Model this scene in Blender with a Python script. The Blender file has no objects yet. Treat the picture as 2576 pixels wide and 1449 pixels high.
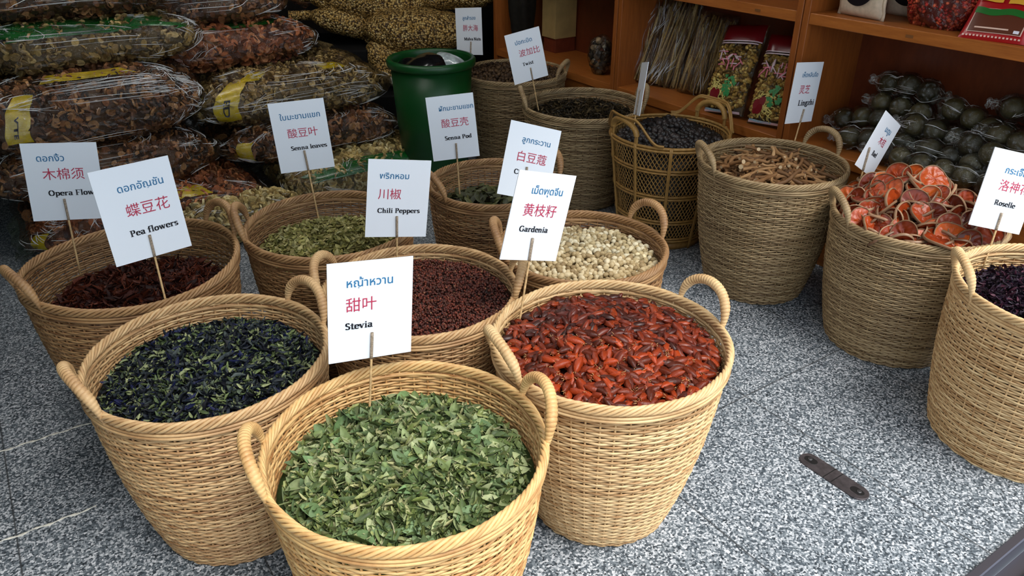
import bpy, math, random
import numpy as np
from mathutils import Matrix, Vector

rng = np.random.default_rng(7)
random.seed(7)
SC = bpy.context.scene
COL = SC.collection
PI = math.pi

# ------------------------------------------------------------------ camera, sky, exposure
TILT = math.radians(28.6)
cam_d = bpy.data.cameras.new('camera')
cam_d.sensor_fit = 'HORIZONTAL'
cam_d.sensor_width = 36.0
cam_d.lens = 36.0 * 1950.0 / 2576.0
cam_d.clip_start = 0.05
cam = bpy.data.objects.new('camera', cam_d)
COL.objects.link(cam)
cam.location = (0, 0, 1.5)
cam.rotation_euler = (PI / 2 - TILT, 0, 0)
SC.camera = cam

world = bpy.data.worlds.new('sky')
SC.world = world
world.use_nodes = True
bg = world.node_tree.nodes['Background']
bg.inputs[0].default_value = (0.78, 0.89, 1.0, 1)
bg.inputs[1].default_value = 1.85

sun_d = bpy.data.lights.new('soft_sun', 'SUN')
sun_d.energy = 4.2
sun_d.angle = math.radians(34)
sun_d.color = (1.0, 0.96, 0.9)
sun = bpy.data.objects.new('soft_sun', sun_d)
COL.objects.link(sun)
sun.rotation_euler = Vector((-0.52, 0.46, -1.25)).to_track_quat('-Z', 'Y').to_euler()

SC.view_settings.view_transform = 'Standard'
SC.view_settings.look = 'None'
SC.view_settings.gamma = 1.0
SC.view_settings.exposure = -0.05

# ------------------------------------------------------------------ shop frame: v runs along the shop front, u into the shop
A = math.radians(34)
UV_U = np.array([-math.sin(A), math.cos(A), 0.0])
UV_V = np.array([math.cos(A), math.sin(A), 0.0])


def S(v, u, z=0.0):
    p = UV_U * u + UV_V * v
    return (float(p[0]), float(p[1]), float(z))


# ------------------------------------------------------------------ node helpers
def lin(r, g, b):
    f = lambda c: (c / 255.0) / 12.92 if c <= 10 else (((c / 255.0) + 0.055) / 1.055) ** 2.4
    return (f(r), f(g), f(b), 1.0)


class NT:
    def __init__(self, name):
        self.m = bpy.data.materials.new(name)
        self.m.use_nodes = True
        self.t = self.m.node_tree
        self.t.nodes.clear()
        self.out = self.n('ShaderNodeOutputMaterial')

    def n(self, typ, **kw):
        nd = self.t.nodes.new(typ)
        for k, v in kw.items():
            if k.startswith('i_'):
                key = k[2:].replace('_', ' ')
                key = int(key) if key.isdigit() else key
                nd.inputs[key].default_value = v
            else:
                setattr(nd, k, v)
        return nd

    def l(self, a, b):
        self.t.links.new(a, b)

    def ramp(self, fac, stops, interp='LINEAR'):
        r = self.n('ShaderNodeValToRGB')
        r.color_ramp.interpolation = interp
        el = r.color_ramp.elements
        while len(el) > 1:
            el.remove(el[-1])
        el[0].position, el[0].color = stops[0][0], stops[0][1]
        for p, c in stops[1:]:
            e = el.new(p)
            e.color = c
        self.l(fac, r.inputs[0])
        return r.outputs[0]

    def mix(self, fac, a, b, mode='MIX'):
        m = self.n('ShaderNodeMix', data_type='RGBA', blend_type=mode)
        for sock, val in ((m.inputs[0], fac), (m.inputs[6], a), (m.inputs[7], b)):
            if hasattr(val, 'links'):
                self.l(val, sock)
            else:
                sock.default_value = val
        return m.outputs[2]

    def math(self, op, a, b=None):
        m = self.n('ShaderNodeMath', operation=op)
        for i, val in enumerate((a, b)):
            if val is None:
                continue
            if hasattr(val, 'links'):
                self.l(val, m.inputs[i])
            else:
                m.inputs[i].default_value = val
        return m.outputs[0]

    def coord(self, kind='Object', scale=(1, 1, 1)):
        c = self.n('ShaderNodeTexCoord')
        mp = self.n('ShaderNodeMapping')
        mp.inputs['Scale'].default_value = scale
        self.l(c.outputs[kind], mp.inputs[0])
        return mp.outputs[0]

    def noise(self, vec, scale, detail=4, rough=0.55):
        t = self.n('ShaderNodeTexNoise', i_Scale=scale, i_Detail=detail, i_Roughness=rough)
        if vec is not None:
            self.l(vec, t.inputs['Vector'])
        return t.outputs['Fac']

    def bsdf(self, color, rough=0.6, spec=0.5, bump=None, bstr=0.3, bdist=0.01, metallic=0.0, coat=0.0, trans=0.0):
        b = self.n('ShaderNodeBsdfPrincipled')
        if hasattr(color, 'links'):
            self.l(color, b.inputs['Base Color'])
        else:
            b.inputs['Base Color'].default_value = color
        if hasattr(rough, 'links'):
            self.l(rough, b.inputs['Roughness'])
        else:
            b.inputs['Roughness'].default_value = rough
        b.inputs['Specular IOR Level'].default_value = spec
        b.inputs['Metallic'].default_value = metallic
        b.inputs['Coat Weight'].default_value = coat
        b.inputs['Transmission Weight'].default_value = trans
        if bump is not None:
            bp = self.n('ShaderNodeBump')
            bp.inputs['Strength'].default_value = bstr
            bp.inputs['Distance'].default_value = bdist
            self.l(bump, bp.inputs['Height'])
            self.l(bp.outputs[0], b.inputs['Normal'])
        return b.outputs[0]

    def done(self, shader):
        self.l(shader, self.out.inputs[0])
        return self.m


def plain(name, rgb, rough=0.6, spec=0.5, noise_scale=0, amount=0.25, **kw):
    t = NT(name)
    c = lin(*rgb)
    if noise_scale:
        f = t.noise(t.coord(), noise_scale)
        lo = tuple(x * (1 - amount) for x in c[:3]) + (1,)
        hi = tuple(min(1, x * (1 + amount)) for x in c[:3]) + (1,)
        col = t.ramp(f, [(0.3, lo), (0.7, hi)])
        return t.done(t.bsdf(col, rough, spec, bump=f, bstr=0.15, bdist=0.003, **kw))
    return t.done(t.bsdf(c, rough, spec, **kw))


def wicker(name, light, dark):
    t = NT(name)
    at = t.n('ShaderNodeAttribute', attribute_name='tone')
    n1 = t.noise(t.coord(), 60, 3)
    f = t.math('ADD', t.math('MULTIPLY', at.outputs['Fac'], 0.62), t.math('MULTIPLY', n1, 0.45))
    col = t.ramp(f, [(0.12, lin(*dark)), (0.55, lin(*[(a * 2 + b) / 3 for a, b in zip(light, dark)])), (0.9, lin(*light))])
    return t.done(t.bsdf(col, 0.48, 0.45, bump=t.noise(t.coord(), 400, 2), bstr=0.2, bdist=0.001))


def vcol(name, rough=0.6, spec=0.4, noise_amt=0.3, noise_scale=150, sheen=False):
    t = NT(name)
    at = t.n('ShaderNodeAttribute', attribute_name='Col')
    n = t.noise(t.coord(), noise_scale, 2)
    dk = t.ramp(n, [(0.3, (1 - noise_amt,) * 3 + (1,)), (0.7, (1, 1, 1, 1))])
    return t.done(t.bsdf(t.mix(1.0, at.outputs['Color'], dk, 'MULTIPLY'), rough, spec))


def randcol(name, stops, rough=0.5, spec=0.5, noise_scale=90, bstr=0.3):
    t = NT(name)
    oi = t.n('ShaderNodeObjectInfo')
    n = t.noise(t.coord(), noise_scale, 3)
    f = t.math('ADD', t.math('MULTIPLY', oi.outputs['Random'], 0.75), t.math('MULTIPLY', n, 0.3))
    col = t.ramp(f, [(p, lin(*c)) for p, c in stops])
    return t.done(t.bsdf(col, rough, spec, bump=n, bstr=bstr, bdist=0.002))


def clear_film(name, tint=(1, 1, 1), base=0.05, gain=0.75, wr=14.0, rough=0.12, stretch=(1, 1, 1), bstr=0.9):
    t = NT(name)
    co = t.coord('Object', stretch)
    n1 = t.noise(co, wr, 5, 0.62)
    v = t.n('ShaderNodeTexVoronoi', feature='DISTANCE_TO_EDGE', i_Scale=wr * 1.2)
    t.l(co, v.inputs['Vector'])
    h = t.math('ADD', n1, t.math('MULTIPLY', t.math('MINIMUM', v.outputs['Distance'], 0.25), 0.9))
    bp = t.n('ShaderNodeBump')
    bp.inputs['Strength'].default_value = bstr
    bp.inputs['Distance'].default_value = 0.06
    t.l(h, bp.inputs['Height'])
    fr = t.n('ShaderNodeFresnel')
    fr.inputs['IOR'].default_value = 1.6
    t.l(bp.outputs[0], fr.inputs['Normal'])
    fac = t.math('ADD', t.math('MULTIPLY', fr.outputs[0], gain), base)
    gl = t.n('ShaderNodeBsdfGlossy', i_Roughness=rough)
    gl.inputs['Color'].default_value = (1, 1, 1, 1)
    t.l(bp.outputs[0], gl.inputs['Normal'])
    tr = t.n('ShaderNodeBsdfTransparent')
    tr.inputs['Color'].default_value = tuple(tint) + (1,)
    mx = t.n('ShaderNodeMixShader')
    t.l(fac, mx.inputs[0])
    t.l(tr.outputs[0], mx.inputs[1])
    t.l(gl.outputs[0], mx.inputs[2])
    return t.done(mx.outputs[0])


# ------------------------------------------------------------------ mesh helpers
class MB:
    """collects polygons (numpy) and links them as ONE mesh object"""

    def __init__(self):
        self.V, self.F, self.M, self.C, self.T = [], [], [], [], []
        self.n = 0

    def add(self, v, f, mat=0, col=None, tone=None):
        v = np.asarray(v, float).reshape(-1, 3)
        self.V.append(v)
        fs = f if isinstance(f, list) else [f]
        for a in fs:
            a = np.asarray(a, np.int64)
            if a.size == 0:
                continue
            self.F.append(a + self.n)
            self.M.append(np.full(len(a), mat))
        if col is None:
            col = np.ones((len(v), 3))
        col = np.asarray(col, float)
        if col.ndim == 1:
            col = np.tile(col, (len(v), 1))
        self.C.append(col)
        tone = 0.5 if tone is None else tone
        self.T.append(np.broadcast_to(np.asarray(tone, float), (len(v),)))
        self.n += len(v)
        return self

    def mesh(self, name, mats, smooth=True, cols=False, tones=False):
        v = np.concatenate(self.V) if self.V else np.zeros((0, 3))
        me = bpy.data.meshes.new(name)
        me.vertices.add(len(v))
        me.vertices.foreach_set('co', v.astype(np.float32).ravel())
        tot = np.concatenate([np.full(len(a), a.shape[1]) for a in self.F])
        loops = np.concatenate([a.ravel() for a in self.F])
        st = np.concatenate([[0], np.cumsum(tot)[:-1]])
        me.loops.add(len(loops))
        me.loops.foreach_set('vertex_index', loops.astype(np.int32))
        me.polygons.add(len(tot))
        me.polygons.foreach_set('loop_start', st.astype(np.int32))
        me.polygons.foreach_set('material_index', np.concatenate(self.M).astype(np.int32))
        me.polygons.foreach_set('use_smooth', np.full(len(tot), bool(smooth)))
        for m in (mats if isinstance(mats, (list, tuple)) else [mats]):
            me.materials.append(m)
        me.update(calc_edges=True)
        me.validate()
        if cols:
            a = me.attributes.new('Col', 'FLOAT_COLOR', 'POINT')
            c = np.concatenate(self.C)
            a.data.foreach_set('color', np.concatenate([c, np.ones((len(c), 1))], 1).astype(np.float32).ravel())
        if tones:
            a = me.attributes.new('tone', 'FLOAT', 'POINT')
            a.data.foreach_set('value', np.concatenate(self.T).astype(np.float32))
        return me

    def build(self, name, mats, parent=None, loc=None, rot=None, **kw):
        o = bpy.data.objects.new(name, self.mesh(name, mats, **kw))
        COL.objects.link(o)
        if parent is not None:
            o.parent = parent
        if loc is not None:
            o.location = loc
        if rot is not None:
            o.rotation_euler = rot
        return o


def tag(o, label=None, cat=None, group=None, kind=None):
    for k, v in (('label', label), ('category', cat), ('group', group), ('kind', kind)):
        if v:
            o[k] = v
    return o


def empty(name, loc, rz=0.0, label=None, cat=None, group=None):
    o = bpy.data.objects.new(name, None)
    o.empty_display_size = 0.05
    COL.objects.link(o)
    o.location = loc
    o.rotation_euler = (0, 0, rz)
    return tag(o, label, cat, group)


def grid_faces(nu, nv, wrap_u=False, wrap_v=False):
    i = np.arange(nu if wrap_u else nu - 1)
    j = np.arange(nv if wrap_v else nv - 1)
    I, J = np.meshgrid(i, j, indexing='ij')
    I2, J2 = (I + 1) % nu, (J + 1) % nv
    return np.stack([I * nv + J, I2 * nv + J, I2 * nv + J2, I * nv + J2], -1).reshape(-1, 4)


BOXF = np.array([[0, 3, 2, 1], [4, 5, 6, 7], [0, 1, 5, 4], [1, 2, 6, 5], [2, 3, 7, 6], [3, 0, 4, 7]])


def box(mb, lo, hi, mat=0, col=None, tone=None, bevel=0.0):
    (x0, y0, z0), (x1, y1, z1) = lo, hi
    if bevel <= 0:
        v = [(x0, y0, z0), (x1, y0, z0), (x1, y1, z0), (x0, y1, z0), (x0, y0, z1), (x1, y0, z1), (x1, y1, z1), (x0, y1, z1)]
        return mb.add(v, BOXF, mat, col, tone)
    b = bevel
    bm_v = []
    for z, d in ((z0, b), (z0 + b, 0), (z1 - b, 0), (z1, b)):
        bm_v += [(x0 + d + (b if d == 0 else 0), y0 + d, z), (x1 - d - (b if d == 0 else 0), y0 + d, z),
                 (x1 - d, y0 + d + (b if d == 0 else 0), z), (x1 - d, y1 - d - (b if d == 0 else 0), z),
                 (x1 - d - (b if d == 0 else 0), y1 - d, z), (x0 + d + (b if d == 0 else 0), y1 - d, z),
                 (x0 + d, y1 - d - (b if d == 0 else 0), z), (x0 + d, y0 + d + (b if d == 0 else 0), z)]
    f = []
    for k in range(3):
        for j in range(8):
            f.append((k * 8 + j, k * 8 + (j + 1) % 8, k * 8 + 8 + (j + 1) % 8, k * 8 + 8 + j))
    mb.add(bm_v, [np.array(f), np.array([list(range(7, -1, -1))]), np.array([list(range(24, 32))])], mat, col, tone)
    return mb


def frames(P, closed):
    d = (np.roll(P, -1, 0) - np.roll(P, 1, 0)) if closed else np.gradient(P, axis=0)
    d /= np.linalg.norm(d, axis=1, keepdims=True) + 1e-12
    up = np.array([0, 0, 1.0])
    if np.abs(d[:, 2]).max() > 0.9 and not closed:
        # parallel transport
        n = np.cross(d[0], [1, 0, 0.3]); n /= np.linalg.norm(n)
        N = [n]
        for k in range(1, len(P)):
            n = n - d[k] * (n @ d[k]); n /= np.linalg.norm(n) + 1e-12
            N.append(n)
        N = np.array(N)
    else:
        N = np.cross(d, up)
        N /= np.linalg.norm(N, axis=1, keepdims=True) + 1e-12
    Bn = np.cross(N, d)
    return d, N, Bn


def tube(mb, P, r, sides=6, closed=False, rz=None, mat=0, col=None, tone=None, caps=True):
    P = np.asarray(P, float)
    n = len(P)
    d, N, Bn = frames(P, closed)
    r = np.broadcast_to(np.asarray(r, float), (n,))
    rz = r if rz is None else np.broadcast_to(np.asarray(rz, float), (n,))
    a = np.arange(sides) * 2 * PI / sides
    v = P[:, None] + N[:, None] * (np.cos(a)[None, :, None] * r[:, None, None]) + Bn[:, None] * (np.sin(a)[None, :, None] * rz[:, None, None])
    fs = [grid_faces(n, sides, closed, True)]
    if caps and not closed:
        fs.append(np.array([list(range(sides))]))
        fs.append(np.array([[(n - 1) * sides + k for k in range(sides - 1, -1, -1)]]))
    if col is not None and np.ndim(col) == 2:
        col = np.repeat(col, sides, 0)
    if tone is not None and np.ndim(tone) == 1:
        tone = np.repeat(tone, sides)
    mb.add(v, fs, mat, col, tone)
    return mb


def lathe(mb, prof, seg=48, mat=0, cap_bottom=True, cap_top=False, col=None, tone=None):
    prof = np.asarray(prof, float)
    a = np.arange(seg) * 2 * PI / seg
    v = np.stack([prof[:, None, 0] * np.cos(a), prof[:, None, 0] * np.sin(a), np.broadcast_to(prof[:, None, 1], (len(prof), seg))], -1)
    fs = [grid_faces(len(prof), seg, False, True)[:, ::-1]]
    if cap_bottom:
        fs.append(np.array([list(range(seg - 1, -1, -1))]))
    if cap_top:
        fs.append(np.array([[(len(prof) - 1) * seg + k for k in range(seg)]]))
    mb.add(v, fs, mat, col, tone)
    return mb


def rand_rots(n, tilt=0.6):
    """rotation matrices: random heading, limited tilt off the horizontal"""
    h = rng.uniform(0, 2 * PI, n)
    a = rng.normal(0, tilt, n)
    b = rng.normal(0, tilt, n)
    ch, sh, ca, sa, cb, sb = np.cos(h), np.sin(h), np.cos(a), np.sin(a), np.cos(b), np.sin(b)
    o, z = np.ones(n), np.zeros(n)
    Rz = np.stack([ch, -sh, z, sh, ch, z, z, z, o], -1).reshape(n, 3, 3)
    Rx = np.stack([o, z, z, z, ca, -sa, z, sa, ca], -1).reshape(n, 3, 3)
    Ry = np.stack([cb, z, sb, z, o, z, -sb, z, cb], -1).reshape(n, 3, 3)
    return Rz @ Rx @ Ry


def scatter(mb, bv, bf, pos, R, size, cols=None, mat=0):
    """many copies of one small shape inside a single mesh"""
    n, k = len(pos), len(bv)
    v = np.einsum('nij,kj->nki', R, bv) * np.asarray(size).reshape(n, 1, -1) + pos[:, None]
    fs = []
    for f in (bf if isinstance(bf, list) else [bf]):
        f = np.asarray(f)
        fs.append((f[None] + (np.arange(n) * k)[:, None, None]).reshape(-1, f.shape[1]))
    c = None if cols is None else np.repeat(cols, k, 0)
    mb.add(v.reshape(-1, 3), fs, mat, c)
    return mb


def pick(pal, n, jit=0.12):
    pal = np.array([lin(*c)[:3] for c in pal])
    c = pal[rng.integers(0, len(pal), n)]
    return np.clip(c * (1 + rng.normal(0, jit, (n, 1))), 0.0005, 1)


ICO_V = None


def ico(sub=1):
    t = (1 + 5 ** 0.5) / 2
    v = np.array([(-1, t, 0), (1, t, 0), (-1, -t, 0), (1, -t, 0), (0, -1, t), (0, 1, t), (0, -1, -t), (0, 1, -t), (t, 0, -1), (t, 0, 1), (-t, 0, -1), (-t, 0, 1)], float)
    v /= np.linalg.norm(v[0])
    f = [(0, 11, 5), (0, 5, 1), (0, 1, 7), (0, 7, 10), (0, 10, 11), (1, 5, 9), (5, 11, 4), (11, 10, 2), (10, 7, 6), (7, 1, 8), (3, 9, 4), (3, 4, 2), (3, 2, 6), (3, 6, 8), (3, 8, 9), (4, 9, 5), (2, 4, 11), (6, 2, 10), (8, 6, 7), (9, 8, 1)]
    for _ in range(sub):
        cache, nf, vl = {}, [], [tuple(x) for x in v]

        def mid(a, b):
            key = (min(a, b), max(a, b))
            if key not in cache:
                m = (np.array(vl[a]) + np.array(vl[b])) / 2
                vl.append(tuple(m / np.linalg.norm(m)))
                cache[key] = len(vl) - 1
            return cache[key]
        for a, b, c in f:
            x, y, z = mid(a, b), mid(b, c), mid(c, a)
            nf += [(a, x, z), (b, y, x), (c, z, y), (x, y, z)]
        v, f = np.array(vl), nf
    return v, np.array(f)


def wob(P, amp, freq, seed):
    """smooth pseudo-noise along every axis"""
    r = np.random.default_rng(seed)
    out = np.zeros(len(P))
    for k in range(6):
        w = r.normal(0, 1, 3)
        w = w / np.linalg.norm(w) * freq * r.uniform(0.6, 1.7)
        out += np.sin(P @ w + r.uniform(0, 6.28))
    return amp * out / 2.5


# ------------------------------------------------------------------ materials
M = {}
M['wicker_gold'] = wicker('golden_wicker', (232, 194, 132), (156, 102, 54))
M['wicker_tan'] = wicker('tan_wicker', (218, 182, 132), (140, 96, 58))
M['wicker_pale'] = wicker('pale_wicker', (228, 196, 146), (160, 116, 70))
M['wicker_brown'] = wicker('brown_wicker', (186, 146, 100), (110, 72, 42))
M['wicker_grey'] = wicker('greyed_wicker', (178, 152, 112), (104, 78, 48))
M['wicker_olive'] = wicker('olive_rattan', (176, 136, 72), (112, 74, 30))
M['white_card'] = plain('white_card', (238, 243, 250), 0.35, 0.5)
M['ink_blue'] = plain('blue_ink', (38, 112, 158), 0.5)
M['ink_red'] = plain('red_ink', (186, 44, 78), 0.5)
M['ink_black'] = plain('black_ink', (18, 18, 30), 0.5)
M['bamboo'] = plain('bamboo_stick', (206, 170, 120), 0.5, 0.4, 90, 0.35)
M['stem_tape'] = plain('speckled_tape', (158, 140, 120), 0.4, 0.5, 260, 0.55)
M['dark_wall'] = plain('dark_plaster', (26, 22, 20), 0.9, 0.2, 6, 0.3)
M['ceiling'] = plain('ceiling_paint', (70, 68, 64), 0.9, 0.2, 4, 0.1)
M['leaf'] = vcol('dried_green_leaf', 0.55, 0.35, 0.3, 90)
M['petal'] = vcol('dried_petal', 0.6, 0.3, 0.35, 200)
M['grain'] = vcol('dried_grain', 0.5, 0.4, 0.3, 300)
M['slices'] = vcol('dried_root', 0.6, 0.35, 0.4, 120)
M['film'] = clear_film('clear_plastic_film', (0.99, 0.99, 0.96), 0.0, 0.75, 13, 0.07, (1, 1.8, 1.8), 0.55)
M['film_tight'] = clear_film('tight_plastic_film', (0.97, 0.97, 0.94), 0.0, 0.8, 24, 0.07, (1, 1, 1), 0.5)
M['film_twig'] = clear_film('long_creased_film', (0.98, 0.98, 0.96), 0.0, 0.8, 14, 0.06, (2.0, 2.0, 0.5), 0.6)
t = NT('white_glint_fold')  # white colour paints the glints along creases in the film
gl_ = t.n('ShaderNodeBsdfPrincipled')
gl_.inputs['Base Color'].default_value = (.86, .87, .86, 1)
gl_.inputs['Roughness'].default_value = .12
gl_.inputs['Specular IOR Level'].default_value = .9
tr_ = t.n('ShaderNodeBsdfTransparent')
mx_ = t.n('ShaderNodeMixShader')
mx_.inputs[0].default_value = .72
t.l(tr_.outputs[0], mx_.inputs[1])
t.l(gl_.outputs[0], mx_.inputs[2])
M['fold'] = t.done(mx_.outputs[0])
M['green_tape'] = plain('green_plastic_band', (10, 92, 28), 0.22, 0.6, 14, 0.35)
M['yellow_tape'] = plain('yellow_plastic_label', (196, 172, 24), 0.25, 0.6, 16, 0.3)
M['bin_green'] = plain('green_plastic', (8, 66, 24), 0.38, 0.5, 3, 0.12)
M['black_plastic'] = plain('black_plastic', (14, 14, 16), 0.22, 0.6)
M['black_crate'] = plain('black_crate', (12, 11, 11), 0.8, 0.2)


def wood_mat(name, light, dark, axis_scale):
    t = NT(name)
    co = t.coord('Object', axis_scale)
    n = t.noise(co, 5, 6, 0.6)
    n2 = t.noise(co, 22, 3, 0.5)
    f = t.math('ADD', t.math('MULTIPLY', n, 0.7), t.math('MULTIPLY', n2, 0.3))
    col = t.ramp(f, [(0.3, lin(*dark)), (0.7, lin(*light))])
    return t.done(t.bsdf(col, 0.38, 0.4, bump=n2, bstr=0.04, bdist=0.002))


M['wood_h'] = wood_mat('honey_wood_laminate', (178, 106, 46), (142, 78, 30), (14, 1.2, 14))
M['wood_v'] = wood_mat('honey_wood_upright', (160, 90, 38), (124, 66, 26), (14, 14, 1.2))
M['wood_back'] = wood_mat('red_wood_back_panel', (118, 56, 28), (92, 42, 20), (3, 3, 1.2))


def granite():
    t = NT('grey_granite_tiles')
    co = t.coord()
    v1 = t.n('ShaderNodeTexVoronoi', i_Scale=210.0)
    t.l(co, v1.inputs['Vector'])
    n1 = t.noise(co, 130, 5, 0.75)
    n2 = t.noise(co, 1.6, 3, 0.5)
    sep = t.n('ShaderNodeSeparateColor')
    t.l(v1.outputs['Color'], sep.inputs[0])
    f = t.math('ADD', t.math('MULTIPLY', sep.outputs[0], 0.62), t.math('MULTIPLY', n1, 0.5))
    f = t.math('ADD', f, t.math('MULTIPLY', n2, 0.10))
    col = t.ramp(f, [(0.22, lin(14, 18, 22)), (0.45, lin(70, 79, 87)), (0.66, lin(118, 126, 132)), (0.95, lin(208, 210, 214))])
    # joints between the slabs
    sx = t.n('ShaderNodeSeparateXYZ')
    t.l(co, sx.inputs[0])
    x, y = sx.outputs[0], sx.outputs[1]
    fx = t.math('FRACT', t.math('ADD', t.math('MULTIPLY', t.math('SUBTRACT', x, 0.254), 2.0), 20.5))
    dx = t.math('MULTIPLY', t.math('ABSOLUTE', t.math('SUBTRACT', fx, 0.5)), 0.5)
    fy = t.math('FRACT', t.math('ADD', t.math('MULTIPLY', t.math('SUBTRACT', y, 1.258), 1.0 / 1.03), 20.5))
    dy = t.math('MULTIPLY', t.math('ABSOLUTE', t.math('SUBTRACT', fy, 0.5)), 1.03)
    j = t.math('MINIMUM', dx, dy)
    jm = t.ramp(j, [(0.0012, (1, 1, 1, 1)), (0.0024, (0, 0, 0, 1))])
    col = t.mix(jm, col, lin(46, 48, 50))
    sh = t.bsdf(col, t.ramp(n1, [(0.3, (0.42,) * 3 + (1,)), (0.7, (0.62,) * 3 + (1,))]), 0.45)
    return t.done(sh)


M['granite'] = granite()

# ------------------------------------------------------------------ the setting


def struct(name, lo, hi, mat, rotz=A):
    mb = MB()
    box(mb, lo, hi)
    o = mb.build(name, mat, smooth=False, rot=(0, 0, rotz))
    o['kind'] = 'structure'
    return o


struct('floor', (-3.4, 0.47, -0.06), (3.4, 6.1, 0.0), M['granite'])
struct('pavement', (-9, -12, -0.2), (9, 0.40, -0.06), plain('street_paving', (150, 150, 148), 0.8, 0.3, 8, 0.15))
struct('ceiling', (-3.4, 0.45, 2.6), (3.4, 6.1, 2.7), M['ceiling'])
# unseen fluorescent lamps, added overhead to put highlights on the clear sacks
lt = NT('added_lamp_tube')
em = lt.n('ShaderNodeEmission', i_Strength=34.0)
em.inputs['Color'].default_value = (1.0, 0.97, 0.92, 1)
M['added_lamp_tube'] = lt.done(em.outputs[0])
for v_, u_ in ((0.35, 2.55), (1.75, 2.75), (0.9, 3.9)):
    mb = MB()
    box(mb, (-.62, -.06, .035), (.62, .06, .07), bevel=.004)
    for yy in (-.03, .03):
        tube(mb, np.array([[-.6, yy, .016], [.6, yy, .016]]), .013, 10, mat=1)
    o = mb.build('added_ceiling_lamp', [M['white_card'], M['added_lamp_tube']], loc=S(v_, u_, 2.53), rot=(0, 0, A))
    o['kind'] = 'structure'
struct('wall_back', (-3.4, 6.0, 0.0), (3.4, 6.1, 2.6), M['dark_wall'])
struct('unseen_wall_left', (-0.95, 0.5, 0.0), (-0.85, 6.0, 2.6), plain('green_bounce_paint', (52, 66, 54), 0.6, 0.4, 4, 0.15))  # unseen wall set close in to block side light, green for its bounce
struct('wall_right', (3.14, 0.5, 0.0), (3.24, 6.0, 2.6), M['dark_wall'])
mb = MB()
box(mb, (-3.4, 0.447, -0.05), (3.4, 0.47, 0.012), bevel=0.003)
box(mb, (-3.4, 0.40, -0.06), (3.4, 0.442, -0.03))
tr = mb.build('trim_1', plain('brushed_threshold_metal', (92, 90, 100), 0.35, 0.5, metallic=0.7), rot=(0, 0, A), smooth=False)
tr['kind'] = 'structure'
struct('trim_2', (-3.4, 0.12, -0.055), (3.4, 0.40, -0.012), plain('dark_glossy_step', (22, 28, 38), 0.2, 0.6, 20, 0.4))

# shiny filler in two slab joints, its glints painted as pale strips
for n_, (v0, v1, u0, lab) in enumerate([(-0.30, 0.01, 2.288, 'pale filler glint in the floor joint farther from the shop front'),
                                        (-0.30, -0.06, 1.892, 'pale filler glint in the floor joint nearer the shop front')]):
    mb = MB()
    x = np.linspace(v0, v1, 60)
    P = np.stack([x, u0 + 0.0025 * np.sin(x * 90 + n_), 0.0006 + 0 * x], -1)
    tube(mb, P, 0.0035 + 0.0016 * np.sin(x * 210) + 0.001 * np.sin(x * 97), 6, rz=0.0012)
    o = mb.build('joint_filler_glint', plain('filler_glint_%d' % n_, (214, 210, 198), 0.4, 0.5, 60, 0.3), rot=(0, 0, A))
    tag(o, lab, 'filler', 'pale joint filler glints')

# floor plate of a door bolt
t_ = empty('floor_bolt_plate', S(1.667, 0.866), A, 'dark metal bolt plate with rounded ends set into the granite floor', 'floor plate')


def capsule(mb, L, w, z0, z1, bev, mat=0):
    a = np.concatenate([np.linspace(0, PI, 14), np.linspace(PI, 2 * PI, 14)])
    off = np.concatenate([np.full(14, L / 2 - w / 2), np.full(14, -(L / 2 - w / 2))])
    rows = []
    for z, r in ((z0, w / 2), (z1 - bev, w / 2), (z1, w / 2 - bev)):
        rows.append(np.stack([r * np.cos(a), off + r * np.sin(a), np.full(28, z)], -1))
    v = np.concatenate(rows)
    mb.add(v, [grid_faces(3, 28, False, True)[:, ::-1], np.array([list(range(56, 84))])], mat)


mb = MB()
capsule(mb, 0.214, 0.058, -0.002, 0.005, 0.0015)
mb.build('plate', plain('dark_bronze_metal', (84, 78, 80), 0.42, 0.5, 60, 0.3, metallic=0.6), t_, smooth=False)
dk = plain('dark_recess', (16, 15, 16), 0.5)
for y0 in (-0.075, 0.075):
    mb = MB()
    capsule(mb, 0.04, 0.024, 0.004, 0.0057, 0.0004)
    mb.build('slot', dk, t_, loc=(0, y0, 0), smooth=False)
    mb = MB()
    lathe(mb, [(0.007, 0.0055), (0.007, 0.007), (0.005, 0.0076)], 14, cap_top=True)
    mb.build('screw', plain('worn_screw_metal', (92, 90, 92), 0.4, metallic=0.8) if y0 < 0 else bpy.data.materials['worn_screw_metal'], t_, loc=(0.002, y0 * 1.06, 0))
for y0 in (-0.012, 0.012):
    mb = MB()
    box(mb, (-0.0285, y0 - 0.0014, 0.003), (0.0285, y0 + 0.0014, 0.0053))
    mb.build('seam', dk, t_, smooth=False)

# ------------------------------------------------------------------ wicker baskets
BASKETS = {}


def prof_R(z, rt, rb, h):
    f = np.clip(z / h, 0, 1)
    return rb + (rt - rb) * (f ** 0.82) + 0.012 * np.sin(PI * f)


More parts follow.
